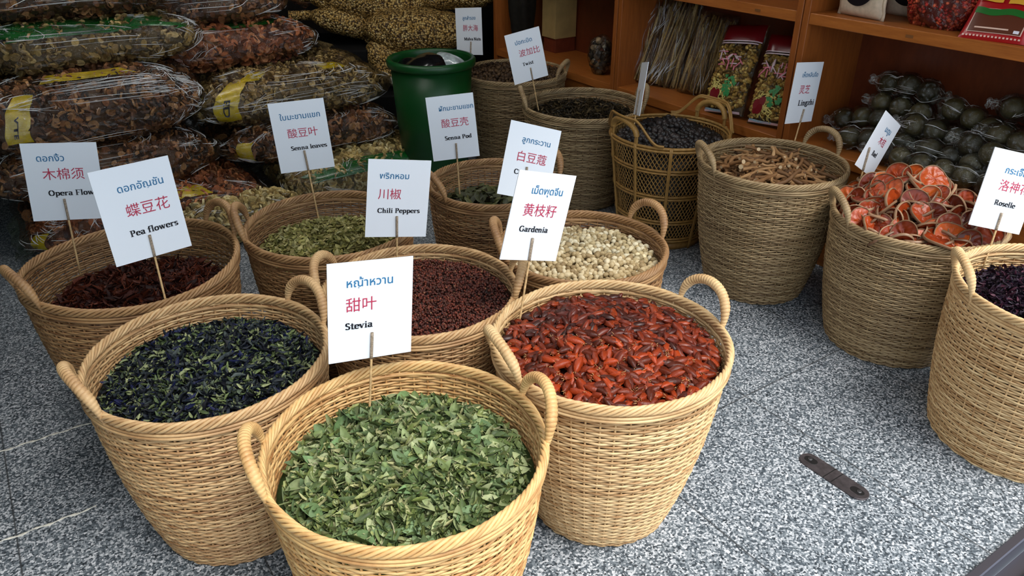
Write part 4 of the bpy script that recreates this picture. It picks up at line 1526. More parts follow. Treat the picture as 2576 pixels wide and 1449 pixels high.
def root_bag(v, u, z, a, b, c, seed, label, pal, size=(.010, .019), count=900, green=None, yellow=(), rot=0.0, big=0, tail=1):
    root = empty('root_sack', S(v, u, z), A + rot, label, 'sack', 'clear plastic sacks of dried roots')
    pl = Pillow(a, b, c, seed)
    mb = MB()
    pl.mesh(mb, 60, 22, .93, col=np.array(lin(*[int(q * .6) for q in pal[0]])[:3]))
    n = int(count * 1.9)
    ga, ge = np.linspace(-PI, PI, 160), np.linspace(-.95, PI / 2 - .03, 70)
    GE, GA = np.meshgrid(ge, ga, indexing='ij')
    GP = pl.pt(GA, GE, 1.0)
    ea, eb = GP[1:, :-1] - GP[:-1, :-1], GP[:-1, 1:] - GP[:-1, :-1]
    w_ = np.linalg.norm(np.cross(ea, eb), axis=-1)
    w_ = w_ * np.where(np.sin(GA[:-1, :-1]) > .3, .12, 1.0)     # few at the hidden back
    k_ = rng.choice(w_.size, n, p=w_.ravel() / w_.sum())
    el = GE[:-1, :-1].ravel()[k_] + rng.uniform(0, 1, n) * (ge[1] - ge[0])
    az = GA[:-1, :-1].ravel()[k_] + rng.uniform(0, 1, n) * (ga[1] - ga[0])
    P = pl.pt(az, el, .955)
    P1 = pl.pt(az, el, 1.0)
    nr = P1 - pl.pt(az, el, .9)
    nr /= np.linalg.norm(nr, axis=1, keepdims=True)
    Rr = rand_rots(n, .75)
    R = np.array([np.array(Vector((0, 0, 1)).rotation_difference(Vector(q)).to_matrix()) for q in nr]) @ Rr
    s = rng.uniform(*size, n) * 1.25
    if big:
        s[:big] = rng.uniform(.026, .036, big)
    sc = s[:, None] * np.stack([np.ones(n), rng.uniform(.65, 1, n), rng.uniform(.8, 1.6, n)], -1)
    k = len(DV)
    vv = np.einsum('nij,nkj->nki', R, DV[None] * sc[:, None]) + P[:, None]
    # bark on the sides, paler cut faces come from the palette
    cols = pick(pal, n)
    fs = [(f[None] + (np.arange(n) * k)[:, None, None]).reshape(-1, f.shape[1]) for f in DF]
    mb.add(vv.reshape(-1, 3), fs, 0, np.repeat(cols, k, 0))
    o = mb.build('root_slices', M['slices'], root, cols=True, smooth=False)
    o['kind'] = 'stuff'
    mb = MB()
    pl.mesh(mb, 120, 44, 1.035, wrinkle=.012)
    # flat sealed ends
    for sgn in (1, -1):
        nn = 14
        yy = np.linspace(-.8, .8, nn) * b
        rows = []
        for j in range(5):
            q = j / 4
            x = sgn * (a * .93 + q * .11 * (1.1 if sgn == tail else .7))
            rows.append(np.stack([np.full(nn, x) + .012 * np.sin(yy * 40 + j), yy * (1 + .08 * q), c * .86 - q * c * .5 + .018 * np.sin(yy * 46 + seed) * (q + .2)], -1))
        mb.add(np.concatenate(rows), grid_faces(5, nn))
    pillow_glint_folds(mb, pl, 34 if seed != 13 else 60, seed)
    mb.build('film', [M['film'], M['fold']], root)
    if green:
        mb = MB()
        pl.patch(mb, *green, 1.012, 48, uneven=1.0)
        mb.build('band', M['green_tape'], root)
    for (p4, txt) in yellow:
        mb = MB()
        pl.patch(mb, *p4, 1.015)
        if txt:
            vt, ft, wd = font_polys(txt, 2, .03)
            az0, az1, el0, el1 = p4
            mn, mx = vt.min(0), vt.max(0)
            q = (vt - mn) / (mx - mn).max()
            AZ = az0 + (az1 - az0) * (.45 + .4 * q[:, 1])
            EL = el0 + (el1 - el0) * (.50 - .36 * q[:, 0])
            mb.add(pl.pt(AZ, EL, 1.026), ft, 1)
        mb.build('label', [M['yellow_tape'], M['ink_black']], root)
    return root


BR = [(168, 112, 66), (122, 76, 44), (84, 50, 30), (204, 150, 98), (146, 92, 54), (60, 38, 24)]
RED = [(190, 112, 66), (140, 78, 46), (216, 146, 96), (92, 50, 32), (164, 94, 56)]
PALE = [(214, 190, 124), (186, 158, 96), (230, 212, 158), (150, 124, 72)]
OLV = [(178, 146, 86), (140, 110, 62), (206, 176, 116), (92, 70, 42)]
h_ = PI / 2
# left stack, floor upwards
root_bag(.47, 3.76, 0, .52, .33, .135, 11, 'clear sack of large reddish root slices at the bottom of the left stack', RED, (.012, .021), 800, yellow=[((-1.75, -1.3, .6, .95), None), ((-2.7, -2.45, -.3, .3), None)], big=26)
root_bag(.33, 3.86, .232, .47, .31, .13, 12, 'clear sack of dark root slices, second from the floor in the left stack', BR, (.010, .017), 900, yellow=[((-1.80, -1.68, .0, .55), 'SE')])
root_bag(.35, 3.88, .455, .47, .32, .165, 13, 'bulging clear sack with white glint creases at half height of the left stack', BR, (.010, .018), 1000, yellow=[((-1.99, -1.80, -.3, .6), 'VTE'), ((-1.8, -1.35, .85, 1.1), None)])
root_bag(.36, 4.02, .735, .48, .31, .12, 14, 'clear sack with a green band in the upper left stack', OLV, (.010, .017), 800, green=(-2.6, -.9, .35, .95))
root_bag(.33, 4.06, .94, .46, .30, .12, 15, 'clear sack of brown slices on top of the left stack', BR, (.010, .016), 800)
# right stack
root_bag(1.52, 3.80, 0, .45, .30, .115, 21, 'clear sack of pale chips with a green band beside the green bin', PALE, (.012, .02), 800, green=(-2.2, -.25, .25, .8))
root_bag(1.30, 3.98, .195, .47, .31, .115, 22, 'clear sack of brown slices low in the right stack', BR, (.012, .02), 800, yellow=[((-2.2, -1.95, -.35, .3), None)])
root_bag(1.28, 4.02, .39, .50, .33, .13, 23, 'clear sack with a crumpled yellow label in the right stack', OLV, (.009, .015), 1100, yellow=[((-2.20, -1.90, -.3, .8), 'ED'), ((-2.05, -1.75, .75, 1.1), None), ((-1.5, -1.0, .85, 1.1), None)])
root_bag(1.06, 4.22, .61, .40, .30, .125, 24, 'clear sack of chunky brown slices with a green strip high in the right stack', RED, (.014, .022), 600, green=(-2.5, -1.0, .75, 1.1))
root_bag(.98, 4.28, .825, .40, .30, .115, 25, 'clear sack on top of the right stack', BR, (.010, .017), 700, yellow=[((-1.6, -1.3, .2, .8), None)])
root_bag(.80, 3.44, 0, .30, .16, .10, 31, 'clear bag of pale green chips on the floor before the sack stacks', PALE, (.012, .02), 420)

# ------------------------------------------------------------------ golden sacks at the back
t = NT('golden_seed_netting')
co = t.coord()
vo = t.n('ShaderNodeTexVoronoi', i_Scale=84.0)
t.l(co, vo.inputs['Vector'])
se_ = t.n('ShaderNodeSeparateColor')
t.l(vo.outputs['Color'], se_.inputs[0])
c1 = t.ramp(se_.outputs[0], [(0.0, lin(150, 116, 54)), (0.5, lin(196, 156, 84)), (1.0, lin(232, 204, 136))])
edge = t.ramp(vo.outputs['Distance'], [(0.35, (1, 1, 1, 1)), (0.7, (0.10, 0.07, 0.04, 1))])
M['seed_net'] = t.done(t.bsdf(t.mix(1.0, c1, edge, 'MULTIPLY'), .4, .5, bump=t.math('SUBTRACT', 1.0, vo.outputs['Distance']), bstr=.9, bdist=.012))


def seed_sack(x, y, z, a, b, c, rz, seed, label, tilt=0.0):
    root = empty('seed_sack', (x, y, z), rz, label, 'sack', 'golden sacks at the back')
    root.rotation_euler = (0, tilt, rz)
    pl = Pillow(a, b, c, seed, .8, .6, .025, 8)
    mb = MB()
    pl.mesh(mb, 110, 44, 1.0, wrinkle=.05)
    mb.build('body', M['seed_net'], root)
    mb = MB()
    s = np.linspace(0, 1, 9)
    tube(mb, np.stack([-a * .9 - s * .16, .02 * np.sin(s * 5), c * .86 - .03 * s], -1), .05 * (1 - .75 * np.sin(s * PI * .62)) + .035 * (s > .75) * s, 12, rz=.03)
    mb.build('gathered_end', M['seed_net'], root)
    return root


mb = MB()
box(mb, (-.42, -.30, 0), (.42, .30, .26), bevel=.01)
tag(mb.build('black_crate', M['black_crate'], loc=(-.56, 5.06, 0), rot=(0, 0, .1), smooth=False), 'low black crate under the golden sacks near the green bin', 'crate')
mb = MB()
box(mb, (-.36, -.30, 0), (.36, .30, .50), bevel=.01)
tag(mb.build('black_crate', M['black_crate'], loc=(-1.28, 5.16, 0), rot=(0, 0, .1), smooth=False), 'tall black crate under the golden sacks behind the root stacks', 'crate')
seed_sack(-.60, 5.02, .27, .30, .22, .12, .15, 41, 'golden sack lowest, just behind the green bin', .10)
seed_sack(-.80, 5.04, .36, .19, .16, .09, -.5, 42, 'golden sack hanging down to the left of the green bin', .55)
seed_sack(-.58, 5.12, .47, .34, .22, .13, .1, 43, 'golden sack in the middle of the pile above the green bin', .08)
seed_sack(-1.08, 5.12, .56, .20, .15, .08, .25, 44, 'golden sack sticking out left with a gathered end', .25)
seed_sack(-.90, 5.24, .66, .34, .22, .12, .05, 45, 'golden sack at the top left of the back pile', .05)
seed_sack(-.38, 5.28, .69, .32, .22, .13, -.1, 46, 'golden sack at the top right of the back pile')

# ------------------------------------------------------------------ green bin
t_ = empty('waste_bin', (-.41, 4.0, 0), 0, 'dark green plastic bin standing beside the farthest wicker basket', 'bin')
mb = MB()
lathe(mb, [(.165, 0), (.17, .004), (.186, .30), (.189, .305), (.189, .32), (.19, .33), (.207, .62), (.199, .62), (.18, .30), (.16, .012), (.001, .012)], 64)
mb.build('body', M['bin_green'], t_)
mb = MB()
lathe(mb, [(.205, .612), (.222, .612), (.226, .622), (.226, .640), (.218, .650), (.205, .650), (.198, .640), (.198, .612)], 64, cap_bottom=False)
mb.build('rim', M['bin_green'], t_)
mb = MB()
pl = Pillow(.165, .16, .09, 51, .9, .9, .02, 14)
pl.mesh(mb, 60, 24, 1.0, wrinkle=.05)
tag(mb.build('plastic_bag', M['black_plastic'], loc=(-.43, 4.0, .50)), 'black bin bag filling the green bin', 'bag')
mb = MB()
pl = Pillow(.10, .07, .05, 52, .9, .8, .012, 20)
pl.mesh(mb, 50, 20, 1.0, wrinkle=.06)
tag(mb.build('plastic_bag', plain('crumpled_clear_plastic', (168, 178, 178), .15, .7, 30, .5), loc=(-.33, 3.98, .575), rot=(0, .2, -.2)), 'crumpled clear plastic bag on top inside the green bin', 'bag')

# ------------------------------------------------------------------ goods on the shelves
# carton in the far unit
t_ = empty('carton', S(3.02, 3.89, ZB), A, 'beige carton with a red-brown base standing in the far shelf unit', 'carton')
mb = MB()
box(mb, (-.075, 0, 0), (.075, .12, .085), bevel=.001)
mb.build('lower_part', plain('red_brown_card', (112, 48, 26), .6, .3, 20, .2), t_, smooth=False)
mb = MB()
box(mb, (-.085, -.006, .085), (.075, .13, .33), bevel=.001)
mb.build('upper_part', plain('beige_card', (168, 140, 88), .7, .3, 12, .15), t_, smooth=False)
# dark cloth bag hanging from the board above
mb = MB()
prof = [(.006, 0), (.03, .006), (.05, .05), (.066, .13), (.078, .24), (.080, .32), (.05, .40), (.016, .43), (.012, .468)]
lathe(mb, prof, 28, cap_top=True)
v_ = np.concatenate(mb.V)
ang_ = np.arctan2(v_[:, 1], v_[:, 0])
mb.V = [v_ * np.stack([1 + .14 * np.sin(5 * ang_ + v_[:, 2] * 9), 1 + .14 * np.sin(5 * ang_ + v_[:, 2] * 9), np.ones(len(v_))], -1)]
tag(mb.build('cloth_bag', plain('black_cloth', (24, 20, 14), .8, .2, 40, .4), loc=S(2.83, 4.09, ZB)), 'dark cloth bag tapering downwards in the far shelf unit', 'bag')
# small bag of dried mushrooms beside the divider
t_ = empty('mushroom_bag', S(2.83, 3.33, ZB), A, 'small net bag of speckled brown dried mushrooms against the shelf divider', 'bag')
mb = MB()
n = 90
p = rng.normal(0, 1, (n, 3))
p /= np.linalg.norm(p, axis=1, keepdims=True)
scatter(mb, IC1[0], IC1[1], p * [.05, .05, .088] + [0, 0, .098], rand_rots(n, 1), rng.uniform(.012, .02, n), pick([(88, 66, 44), (54, 40, 28), (150, 126, 92), (40, 30, 22)], n))
o = mb.build('mushrooms', M['slices'], t_, cols=True)
o['kind'] = 'stuff'
mb = MB()
Pillow(.068, .068, .108, 61, .9, .95, .008, 20).mesh(mb, 40, 20)
mb.build('film', M['film_tight'], t_)


def leaning(name, base, top, width_dir, label, cat, group):
    """an Empty whose local x is the width, z runs from base to top, y points away from the viewer"""
    b, tp, wd = Vector(base), Vector(top), Vector(width_dir).normalized()
    z = (tp - b)
    L = z.length
    z.normalize()
    wd = (wd - z * wd.dot(z)).normalized()
    y = z.cross(wd)
    m = Matrix((wd, y, z)).transposed().to_4x4()
    o = bpy.data.objects.new(name, None)
    o.empty_display_size = .05
    COL.objects.link(o)
    o.matrix_world = Matrix.Translation(b) @ m
    tag(o, label, cat, group)
    return o, L


def flat_pack(mb, w, h, t, seed, mat=0, nx=26, nz=40, k=1.0, wr=.004):
    """pillow pack standing up: sealed top and bottom"""
    x = np.linspace(-1, 1, nx)
    z = np.linspace(0, 1, nz)
    X, Z = np.meshgrid(x, z, indexing='ij')
    th = t * np.sqrt(np.clip(1 - X ** 4, 0, 1)) * np.clip(1 - (2 * Z - 1) ** 6, 0, 1) ** .6
    px = X * w / 2 * k * (1 - .06 * np.sin(PI * Z))
    pz = Z * h
    for s in (-1, 1):
        P = np.stack([px, s * th / 2 * k, pz], -1).reshape(-1, 3)
        P[:, 1] += s * wob(P, wr, 38, seed) * (th.ravel() / t)
        f = grid_faces(nx, nz)
        mb.add(P, f if s < 0 else f[:, ::-1], mat)


def twig_bundle(bv, bu, tv, tu, tz, w, seed, label):
    wd = UV_U * -0.85 + UV_V * 0.40
    o, L = leaning('twig_bundle', S(bv, bu, ZB), S(tv, tu, tz), wd, label, 'bundle', 'bagged twig bundles on the shelf')
    r = np.random.default_rng(seed)
    mb = MB()
    for k in range(110):
        x0 = r.uniform(-w / 2, w / 2) * .92
        y0 = r.uniform(-.026, .026) * math.sqrt(max(0.05, 1 - (2 * x0 / w) ** 2))
        s = np.linspace(0, 1, 9)
        l0, l1 = r.uniform(0, .05), r.uniform(.82, 1.0)
        P = np.stack([x0 + .008 * np.sin(s * 5 + k) + r.normal(0, .012) * (s - .5), y0 + .004 * np.sin(s * 7 + k * 2), .006 + (l0 + (l1 - l0) * s) * (L - .02)], -1)
        tube(mb, P, r.uniform(.0035, .0065), 5, col=pick([(198, 160, 88), (160, 122, 62), (222, 188, 118), (118, 84, 42)], 1)[0])
    q = mb.build('twigs', M['slices'], o, cols=True)
    q['kind'] = 'stuff'
    mb = MB()
    flat_pack(mb, w * 1.06, L, .082, seed, wr=.006)
    cl = [(r.uniform(-.42, .42) * w, r.uniform(.08, .9) * L, r.uniform(1.1, 1.9), r.uniform(.05, .14), int(r.integers(2, 6)), .010) for _ in range(9 if seed == 71 else 4)]
    if seed == 71:  # denser white creases as painted glints low on this bag
        cl += [(.10 * w, .16 * L, 1.25, .12, 16, .016), (-.44 * w, .55 * L, 1.6, .2, 6, .006)]
    glint_folds(mb, lambda a, b: np.stack([np.clip(a, -w * .52, w * .52), -.041 * np.sqrt(np.clip(1 - (a / (w * .53)) ** 4, 0, 1)) - .004, np.clip(b, 0, L)], -1), cl)
    mb.build('film', [M['film_twig'], M['fold']], o)


twig_bundle(2.88, 2.98, 3.03, 2.99, .93, .30, 71, 'clear bag of straight brown twigs on the left, with bright reflections')
twig_bundle(2.93, 2.70, 3.05, 2.71, .87, .19, 72, 'clear bag of thicker brown twigs next to the snack bags')


def snack_bag(bv, bu, tv, tu, tz, w, wd, seed, label):
    o, L = leaning('snack_bag', S(bv, bu, ZB + .004), S(tv, tu, tz), wd, label, 'bag', 'red-topped snack bags on the shelf')
    r = np.random.default_rng(seed)
    mb = MB()
    n = 520
    x, z = r.uniform(-.46, .46, n) * w, r.uniform(.07, .76, n) * L
    th = .034 * np.sqrt(np.clip(1 - (2 * x / w) ** 4, 0, 1))
    P = np.stack([x, -th * r.uniform(.75, 1, n), z], -1)
    bv_, bf_ = IC1
    scatter(mb, bv_ * [1.5, .8, .8], bf_, P, rand_rots(n, 1), r.uniform(.006, .011, n), pick([(176, 140, 62), (150, 112, 44), (200, 168, 92), (128, 92, 38)], n))
    flat_pack(mb, w * .93, L * .78, .052, seed)
    mb.C[-1][:] = lin(96, 70, 28)[:3]
    mb.C[-2][:] = lin(96, 70, 28)[:3]
    q = mb.build('snacks', M['slices'], o, cols=True)
    q['kind'] = 'stuff'
    mb = MB()
    flat_pack(mb, w, L, .078, seed)
    mb.build('film', M['film_tight'], o)

    def onbag(px, pz, lift):
        X = 2 * px / w
        th = .078 * np.sqrt(np.clip(1 - X ** 4, 0, 1)) * np.clip(1 - (2 * pz / L - 1) ** 6, 0, 1) ** .6
        return np.stack([px, -th / 2 - lift, pz], -1)

    def patch(x0, x1, z0, z1, mat, name, lift=.006, sag=0.0, nn=16):
        X, Z = np.meshgrid(np.linspace(x0, x1, nn), np.linspace(z0, z1, 8), indexing='ij')
        Z = Z + sag * (1 - (2 * X / w) ** 2)
        m2 = MB()
        m2.add(onbag(X.ravel(), Z.ravel(), lift), grid_faces(nn, 8))
        return m2.build(name, mat, o)
    hx = w / 2 * .985
    red = bpy.data.materials.get('snack_red') or plain('snack_red', (112, 12, 20), .25, .6)
    wht = bpy.data.materials.get('snack_white') or plain('snack_white', (214, 186, 192), .3, .6)
    grn = bpy.data.materials.get('snack_green') or plain('snack_green', (24, 120, 54), .4)
    yel = bpy.data.materials.get('snack_noodle') or plain('snack_noodle', (206, 186, 104), .4)
    pnk = bpy.data.materials.get('snack_pink') or plain('snack_pink', (214, 120, 136), .4)
    blu = bpy.data.materials.get('snack_blue') or plain('snack_blue', (150, 186, 204), .3)
    patch(-hx, hx, .80 * L, .995 * L, red, 'header', sag=.0)
    for z0 in (.765, .79):
        patch(-hx, hx, z0 * L, (z0 + .012) * L, wht, 'stripe', .007)
    patch(-hx * .9, hx * .9, .012 * L, .035 * L, wht, 'stripe', .007)
    patch(-hx * .85, hx * .3, .04 * L, .062 * L, blu, 'printed_dish', .007, -.01)
    # printed picture: noodles, coriander, chilli
    m2 = MB()
    for k in range(46):
        cx, cz = r.uniform(-.34, .12) * w, r.uniform(.10, .34) * L
        s = np.linspace(-.5, .5, 7)
        an, l = r.uniform(0, PI), r.uniform(.03, .06)
        q = np.stack([cx + np.cos(an) * s * l + .006 * np.sin(s * 8 + k), cz + np.sin(an) * s * l + .006 * np.cos(s * 7)], -1)
        tube(m2, onbag(q[:, 0], q[:, 1], .0065), .0028, 5, rz=.0024)
    m2.build('printed_noodles', yel, o)
    m2 = MB()
    for k in range(24):
        cx, cz = r.uniform(-.06, .26) * w, r.uniform(.20, .42) * L
        tt = np.linspace(0, 2 * PI, 12)[:-1]
        rr = r.uniform(.005, .010) * (1 + .3 * np.sin(3 * tt))
        m2.add(onbag(cx + rr * np.cos(tt), cz + rr * np.sin(tt), .0105), np.array([list(range(11))]))
    m2.build('printed_coriander', grn, o)
    m2 = MB()
    for k in range(5):
        cx, cz = -.24 * w + r.uniform(-.014, .02), .20 * L + r.uniform(-.02, .02)
        tt = np.linspace(0, 2 * PI, 14)[:-1]
        m2.add(onbag(cx + .015 * np.cos(tt), cz + .022 * np.sin(tt) + .3 * .015 * np.cos(tt), .0108 + .0002 * k), np.array([list(range(13))]))
    m2.build('printed_chilli', red, o)
    # two blocky outlined characters
    m2 = MB()
    for ci in range(2):
        cx, cz = (-.24 + .30 * ci) * w, (.60 - .02 * ci) * L
        for k in range(11):
            ax, az_ = r.uniform(-.032, .032), r.uniform(-.036, .036)
            an = r.choice([0, PI / 2, .8, 2.3])
            l = r.uniform(.02, .045)
            q = np.stack([cx + ax + np.cos(an) * np.linspace(-.5, .5, 4) * l, cz + az_ + np.sin(an) * np.linspace(-.5, .5, 4) * l], -1)
            tube(m2, onbag(q[:, 0], q[:, 1], .008), .0036, 5, rz=.003, mat=k % 2)
    m2.build('printed_characters', [pnk, wht], o)
    return o


snack_bag(2.775, 2.375, 2.95, 2.44, .86, .215, UV_U * -1 + UV_V * .05, 81, 'snack bag with green herb picture and red top, left of the pair')
snack_bag(2.80, 2.145, 2.95, 2.20, .85, .185, UV_U * -1 + UV_V * .25, 82, 'snack bag with red top against the divider, right of the pair')

# bags of dark round fruit
M['dark_fruit'] = randcol('dark_olive_fruit', [(0.1, (44, 42, 26)), (0.5, (66, 62, 38)), (0.9, (92, 84, 52))], .45, .5, 40, .15)
FB = [
    (3.00, [(1.738, .735), (1.655, .745), (1.575, .735)], 'bag of three dark fruits on top of the pile'),
    (2.98, [(1.745, .655), (1.66, .658), (1.573, .655)], 'bag of dark fruits just below the topmost bag'),
    (2.97, [(1.455, .698), (1.376, .680), (1.305, .662)], 'bag of dark fruits to the right of the two upper left bags'),
    (3.00, [(1.262, .742), (1.185, .740)], 'bag of dark fruits highest at the right end'),
    (2.95, [(1.870, .565), (1.795, .590), (1.725, .600)], 'dim bag of dark fruits at the far left of the pile'),
    (2.91, [(1.545, .625), (1.465, .621), (1.388, .612)], 'bag of dark fruits with crinkled film in the middle of the pile'),
    (2.90, [(1.236, .664), (1.160, .660), (1.085, .655)], 'bag of dark fruits behind the Roselle sign at the upper right'),
    (2.88, [(1.640, .552), (1.557, .556)], 'bag of dark fruits behind the tilted sign'),
    (2.84, [(1.298, .625), (1.220, .615)], 'bag with one big round fruit showing at the right'),
    (2.83, [(1.432, .572), (1.350, .567), (1.270, .566)], 'bag of three dark fruits in the front right row'),
    (2.85, [(1.765, .530), (1.688, .540)], 'bag of dark fruits low on the left near the basket handle'),
    (2.78, [(1.415, .530), (1.338, .531), (1.262, .530)], 'bag of dark fruits lying at the front edge of the shelf'),
    (2.79, [(1.585, .529), (1.505, .530)], 'flat dim bag of dark fruits at the front, left of the edge bag'),
    (2.79, [(1.175, .530), (1.095, .530)], 'bag of dark fruits at the front right under the Roselle sign'),
    (2.90, [(1.12, .548), (1.04, .545)], 'bag of dark fruits at the back right behind the front one'),
    (2.94, [(1.44, .532), (1.36, .531)], 'bag of dark fruits buried at the bottom of the pile'),
    (3.02, [(1.66, .572), (1.56, .572)], 'bag of dark fruits wedged under the upper left bags'),
    (3.02, [(1.36, .595), (1.27, .640)], 'bag of dark fruits wedged behind the right side of the pile'),
]
fv, ff = ico(3)
fruit_me = []
for k in range(4):
    m2 = MB()
    m2.add(fv * .041 * (1 + wob(fv, .02, 2, 500 + k))[:, None] * [1.03, 1, .97], ff)
    fruit_me.append(m2.mesh('fruit', M['dark_fruit']))
for n_, (vs, balls, lab) in enumerate(FB):
    c0 = np.mean([S(vs, u_, z_) for u_, z_ in balls], 0)
    zmin = min(z_ for _, z_ in balls) - .041
    root = empty('fruit_bag', (c0[0], c0[1], zmin), 0, 'clear ' + lab, 'bag', 'clear bags of dark fruits on the shelf')
    ctr = []
    for k, (u_, z_) in enumerate(balls):
        p = np.array(S(vs + .008 * math.sin(5 * k + n_), u_, z_)) - np.array([c0[0], c0[1], zmin])
        ctr.append(p)
        o = bpy.data.objects.new('fruit', fruit_me[(k + n_) % 4])
        COL.objects.link(o)
        o.parent = root
        o.location = p
        o.rotation_euler = (k, n_, k * 2)
    ctr = np.array(ctr)
    d = ctr[-1] - ctr[0]
    d /= np.linalg.norm(d)
    e0, e1 = ctr[0] - d * .095, ctr[-1] + d * .085
    s = np.linspace(0, 1, 60)
    P = e0 + (e1 - e0) * s[:, None]
    prof_ = np.zeros(60)
    for c in ctr:
        dd = (P - c) @ d
        prof_ = np.maximum(prof_, .047 * np.sqrt(np.clip(1 - (dd / .058) ** 2, 0, 1)))
    base_ = np.where((s > .2) & (s < .8), .030, .008 + .012 * np.abs(np.sin(s * 40)))
    for k in range(len(ctr)):
        zc = np.argmin(np.abs((P - ctr[k]) @ d))
        P[:, 2] += 0
    cl = np.stack([np.interp(s, np.concatenate([[0], ((ctr - e0) @ d) / np.linalg.norm(e1 - e0), [1]]), np.concatenate([[e0[i]], ctr[:, i], [e1[i]]])) for i in range(3)], -1)
    m2 = MB()
    rad = np.maximum(prof_, base_)
    sd = 22
    dd_, N_, B_ = frames(cl, False)
    ca = np.arange(sd) * 2 * PI / sd
    rr = rad[:, None] * (1 + .07 * np.abs(np.sin(ca[None] * 4 + s[:, None] * 23 + n_)) + .05 * np.sin(ca[None] * 7 - s[:, None] * 31))
    vv = cl[:, None] + N_[:, None] * (np.cos(ca)[None, :, None] * rr[..., None]) + B_[:, None] * (np.sin(ca)[None, :, None] * rr[..., None])
    m2.add(vv, grid_faces(60, sd, False, True))

    def onfilm(a, b, vv=vv):
        i = np.clip((a * 59), 0, 58.99)
        j = (b / (2 * PI) * sd) % sd
        i0, j0 = i.astype(int), j.astype(int)
        fi, fj = (i - i0)[:, None], (j - j0)[:, None]
        P00, P10, P01, P11 = vv[i0, j0], vv[i0 + 1, j0], vv[i0, (j0 + 1) % sd], vv[i0 + 1, (j0 + 1) % sd]
        return (P00 * (1 - fi) + P10 * fi) * (1 - fj) + (P01 * (1 - fi) + P11 * fi) * fj
    glint_folds(m2, onfilm, [(rng.uniform(.02, .98), rng.uniform(0, 6.28), rng.choice([.1, .5, 1.3]), rng.uniform(.15, .5), int(rng.integers(1, 4)), .05) for _ in range(13)], r0=.0009)
    m2.build('film', [M['film_tight'], M['fold']], root)

# upper shelf: pouches, red seed bag, flat red packets
kraft = plain('pale_kraft_paper', (196, 176, 152), .65, .3, 60, .12)


def pouch(v, u, w, label, seed, rz=0.0):
    o = empty('paper_pouch', S(v, u, ZU), A - PI / 2 + rz, label, 'pouch', 'pale pouches with round windows')
    m2 = MB()
    flat_pack(m2, w, .26, .07, seed, wr=.003)
    # side seams
    for s in (-1, 1):
        X = np.linspace(0, 1, 20)
        P = np.stack([s * w / 2 * (1 - .06 * np.sin(PI * X)) + 0 * X, -.004 + .003 * np.sin(X * 20), X * .26], -1)
        tube(m2, P, .004, 5, rz=.009)
    m2.build('bag', kraft, o)
    m2 = MB()
    tt = np.linspace(0, 2 * PI, 40)[:-1]
    cz, R0 = .115, .072
    X, Z = R0 * np.cos(tt), cz + R0 * np.sin(tt)

    def onp(x, z, lift):
        th = .07 * np.sqrt(np.clip(1 - (2 * x / w) ** 4, 0, 1)) * np.clip(1 - (2 * z / .26 - 1) ** 6, 0, 1) ** .6
        return np.stack([x, -th / 2 - lift, z], -1)

    def blob(cx, cz_, rx, rz_, lift, mat):
        q = np.concatenate([[0], np.linspace(0, 1, 5)[1:]])
        rows = np.concatenate([onp(cx + rx * r * np.cos(tt), cz_ + rz_ * r * np.sin(tt), lift) for r in (.02, .25, .5, .75, 1)])
        m2.add(rows, [grid_faces(5, 39, False, True), np.array([list(range(39))])], mat)
    blob(0, cz, R0, R0, .004, 0)
    blob(-.034, cz - .010, .012, .022, .006, 1)
    blob(.012, cz - .006, .036, .011, .006, 2)
    blob(.008, cz - .036, .022, .008, .006, 3)
    blob(.010, cz + .022, .030, .012, .006, 4)
    blob(-.018, cz - .040, .010, .008, .0062, 5)
    m2.build('round_label', [plain('label_black_%d' % seed, (16, 12, 20), .3), plain('label_orange_%d' % seed, (188, 92, 66), .4), plain('label_violet_%d' % seed, (98, 84, 134), .4),
                             plain('label_rose_%d' % seed, (160, 56, 78), .4), plain('label_sky_%d' % seed, (176, 200, 232), .4), plain('label_grey_%d' % seed, (150, 140, 132), .4)], o)


pouch(2.80, 1.80, .20, 'pale paper pouch with a round dark label, at the front of the upper shelf', 91, -.12)
pouch(2.95, 1.70, .20, 'pale paper pouch with a round label standing behind the front pouch', 92, -.05)

o = empty('seed_bag', S(2.87, 1.53, ZU), A - PI / 2, 'clear bag of small dark red seeds on the upper shelf', 'bag')
mb = MB()
pl = Pillow(.125, .075, .13, 95, .8, .55, .012, 14)
pl.mesh(mb, 60, 26, .95, col=np.array(lin(110, 20, 14)[:3]))
n = 1500
az, el = rng.uniform(-PI, PI, n), np.arcsin(rng.uniform(-.9, 1, n))
scatter(mb, IC0[0] * [1.5, 1, 1], IC0[1], pl.pt(az, el, .965), rand_rots(n, 1), rng.uniform(.0045, .007, n), pick([(176, 36, 22), (204, 66, 38), (150, 24, 16), (216, 96, 60)], n))
q = mb.build('seeds', M['grain'], o, cols=True)
q['kind'] = 'stuff'
mb = MB()
pl.mesh(mb, 80, 34, 1.03, wrinkle=.01)
mb.build('film', M['film_tight'], o)


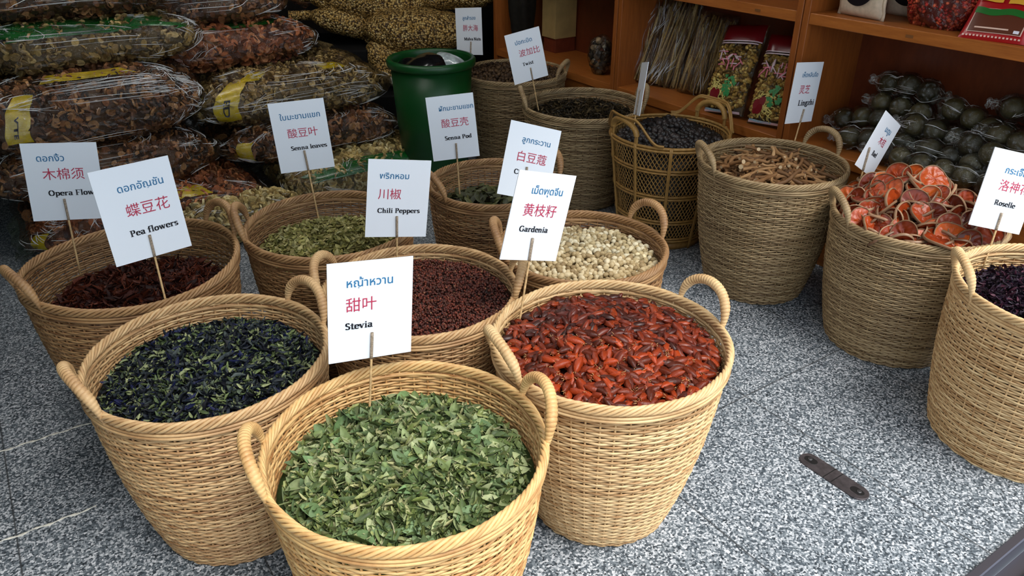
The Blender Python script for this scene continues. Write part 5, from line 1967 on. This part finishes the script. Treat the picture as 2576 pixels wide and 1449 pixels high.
def packet(v, u, z, w, h, label, seed, lean, txt):
    b = np.array(S(v, u, z))
    tp = b + np.array(S(lean * h, .10 * h, 0)) + np.array([0, 0, h * math.sqrt(max(.02, 1 - lean ** 2 - .01))])
    o, L = leaning('red_packet', b, tp, UV_U * -1 + UV_V * .12, label, 'packet', 'flat red packets on the upper shelf')
    R_ = lambda nm, c, ro=.3: bpy.data.materials.get(nm) or plain(nm, c, ro, .6)
    mats = [R_('packet_red', (168, 16, 20)), R_('packet_brown', (92, 46, 28)), R_('packet_cream', (222, 186, 168)), R_('packet_gold', (226, 166, 54)), R_('packet_green', (34, 104, 38)), R_('packet_navy', (54, 56, 110)), R_('packet_white', (226, 222, 230))]
    m2 = MB()
    flat_pack(m2, w, L, .03, seed, wr=.002)
    m2.build('wrapper', mats[0], o)

    def onp(x, z_, lift):
        th = .03 * np.sqrt(np.clip(1 - (2 * x / w) ** 4, 0, 1)) * np.clip(1 - (2 * z_ / L - 1) ** 6, 0, 1) ** .6
        return np.stack([x, -th / 2 - lift, z_], -1)

    def patch(x0, x1, z0, z1, mat, lift, wav=0.0):
        nn = 18
        X, Z = np.meshgrid(np.linspace(x0, x1, nn), np.linspace(z0, z1, 8), indexing='ij')
        Z = Z + wav * np.sin(X * 60)
        m3.add(onp(X.ravel(), Z.ravel(), lift), grid_faces(nn, 8), mat)
    m3 = MB()
    patch(-.40 * w, .40 * w, .08 * L, .42 * L, 2, .0035)
    patch(-.385 * w, .385 * w, .087 * L, .413 * L, 1, .0045)
    patch(-.40 * w, .40 * w, .33 * L, .42 * L, 4, .0055, .004)
    patch(-.30 * w, .20 * w, .13 * L, .15 * L, 2, .0055)
    patch(.28 * w, .36 * w, .10 * L, .14 * L, 6, .0055)
    patch(-.42 * w, -.06 * w, .52 * L, .60 * L, 3, .0045, .003)
    patch(.02 * w, .42 * w, .50 * L, .60 * L, 3, .0045, .003)
    for k in range(9):
        x0 = (-.40 + .09 * k) * w
        patch(x0, x0 + .055 * w, .655 * L, .70 * L, 2, .0045)
    patch(-.1 * w, .36 * w, .76 * L, .88 * L, 5, .0045)
    for k in range(4):
        x0 = (-.06 + .10 * k) * w
        patch(x0, x0 + .06 * w, .79 * L, .85 * L, 6, .0055)
    for k in range(16):
        x0 = (-.44 + .055 * k) * w
        patch(x0, x0 + .03 * w, .025 * L, .045 * L, 2, .0045)
    m3.build('print', mats, o)


packet(2.745, 1.285, ZU, .205, .25, 'flat red packet with a green stripe propped near the shelf edge', 97, .62, 1)
packet(2.90, 1.16, ZU, .20, .25, 'flat red packet behind the propped one, mostly outside the frame', 98, .45, 1)
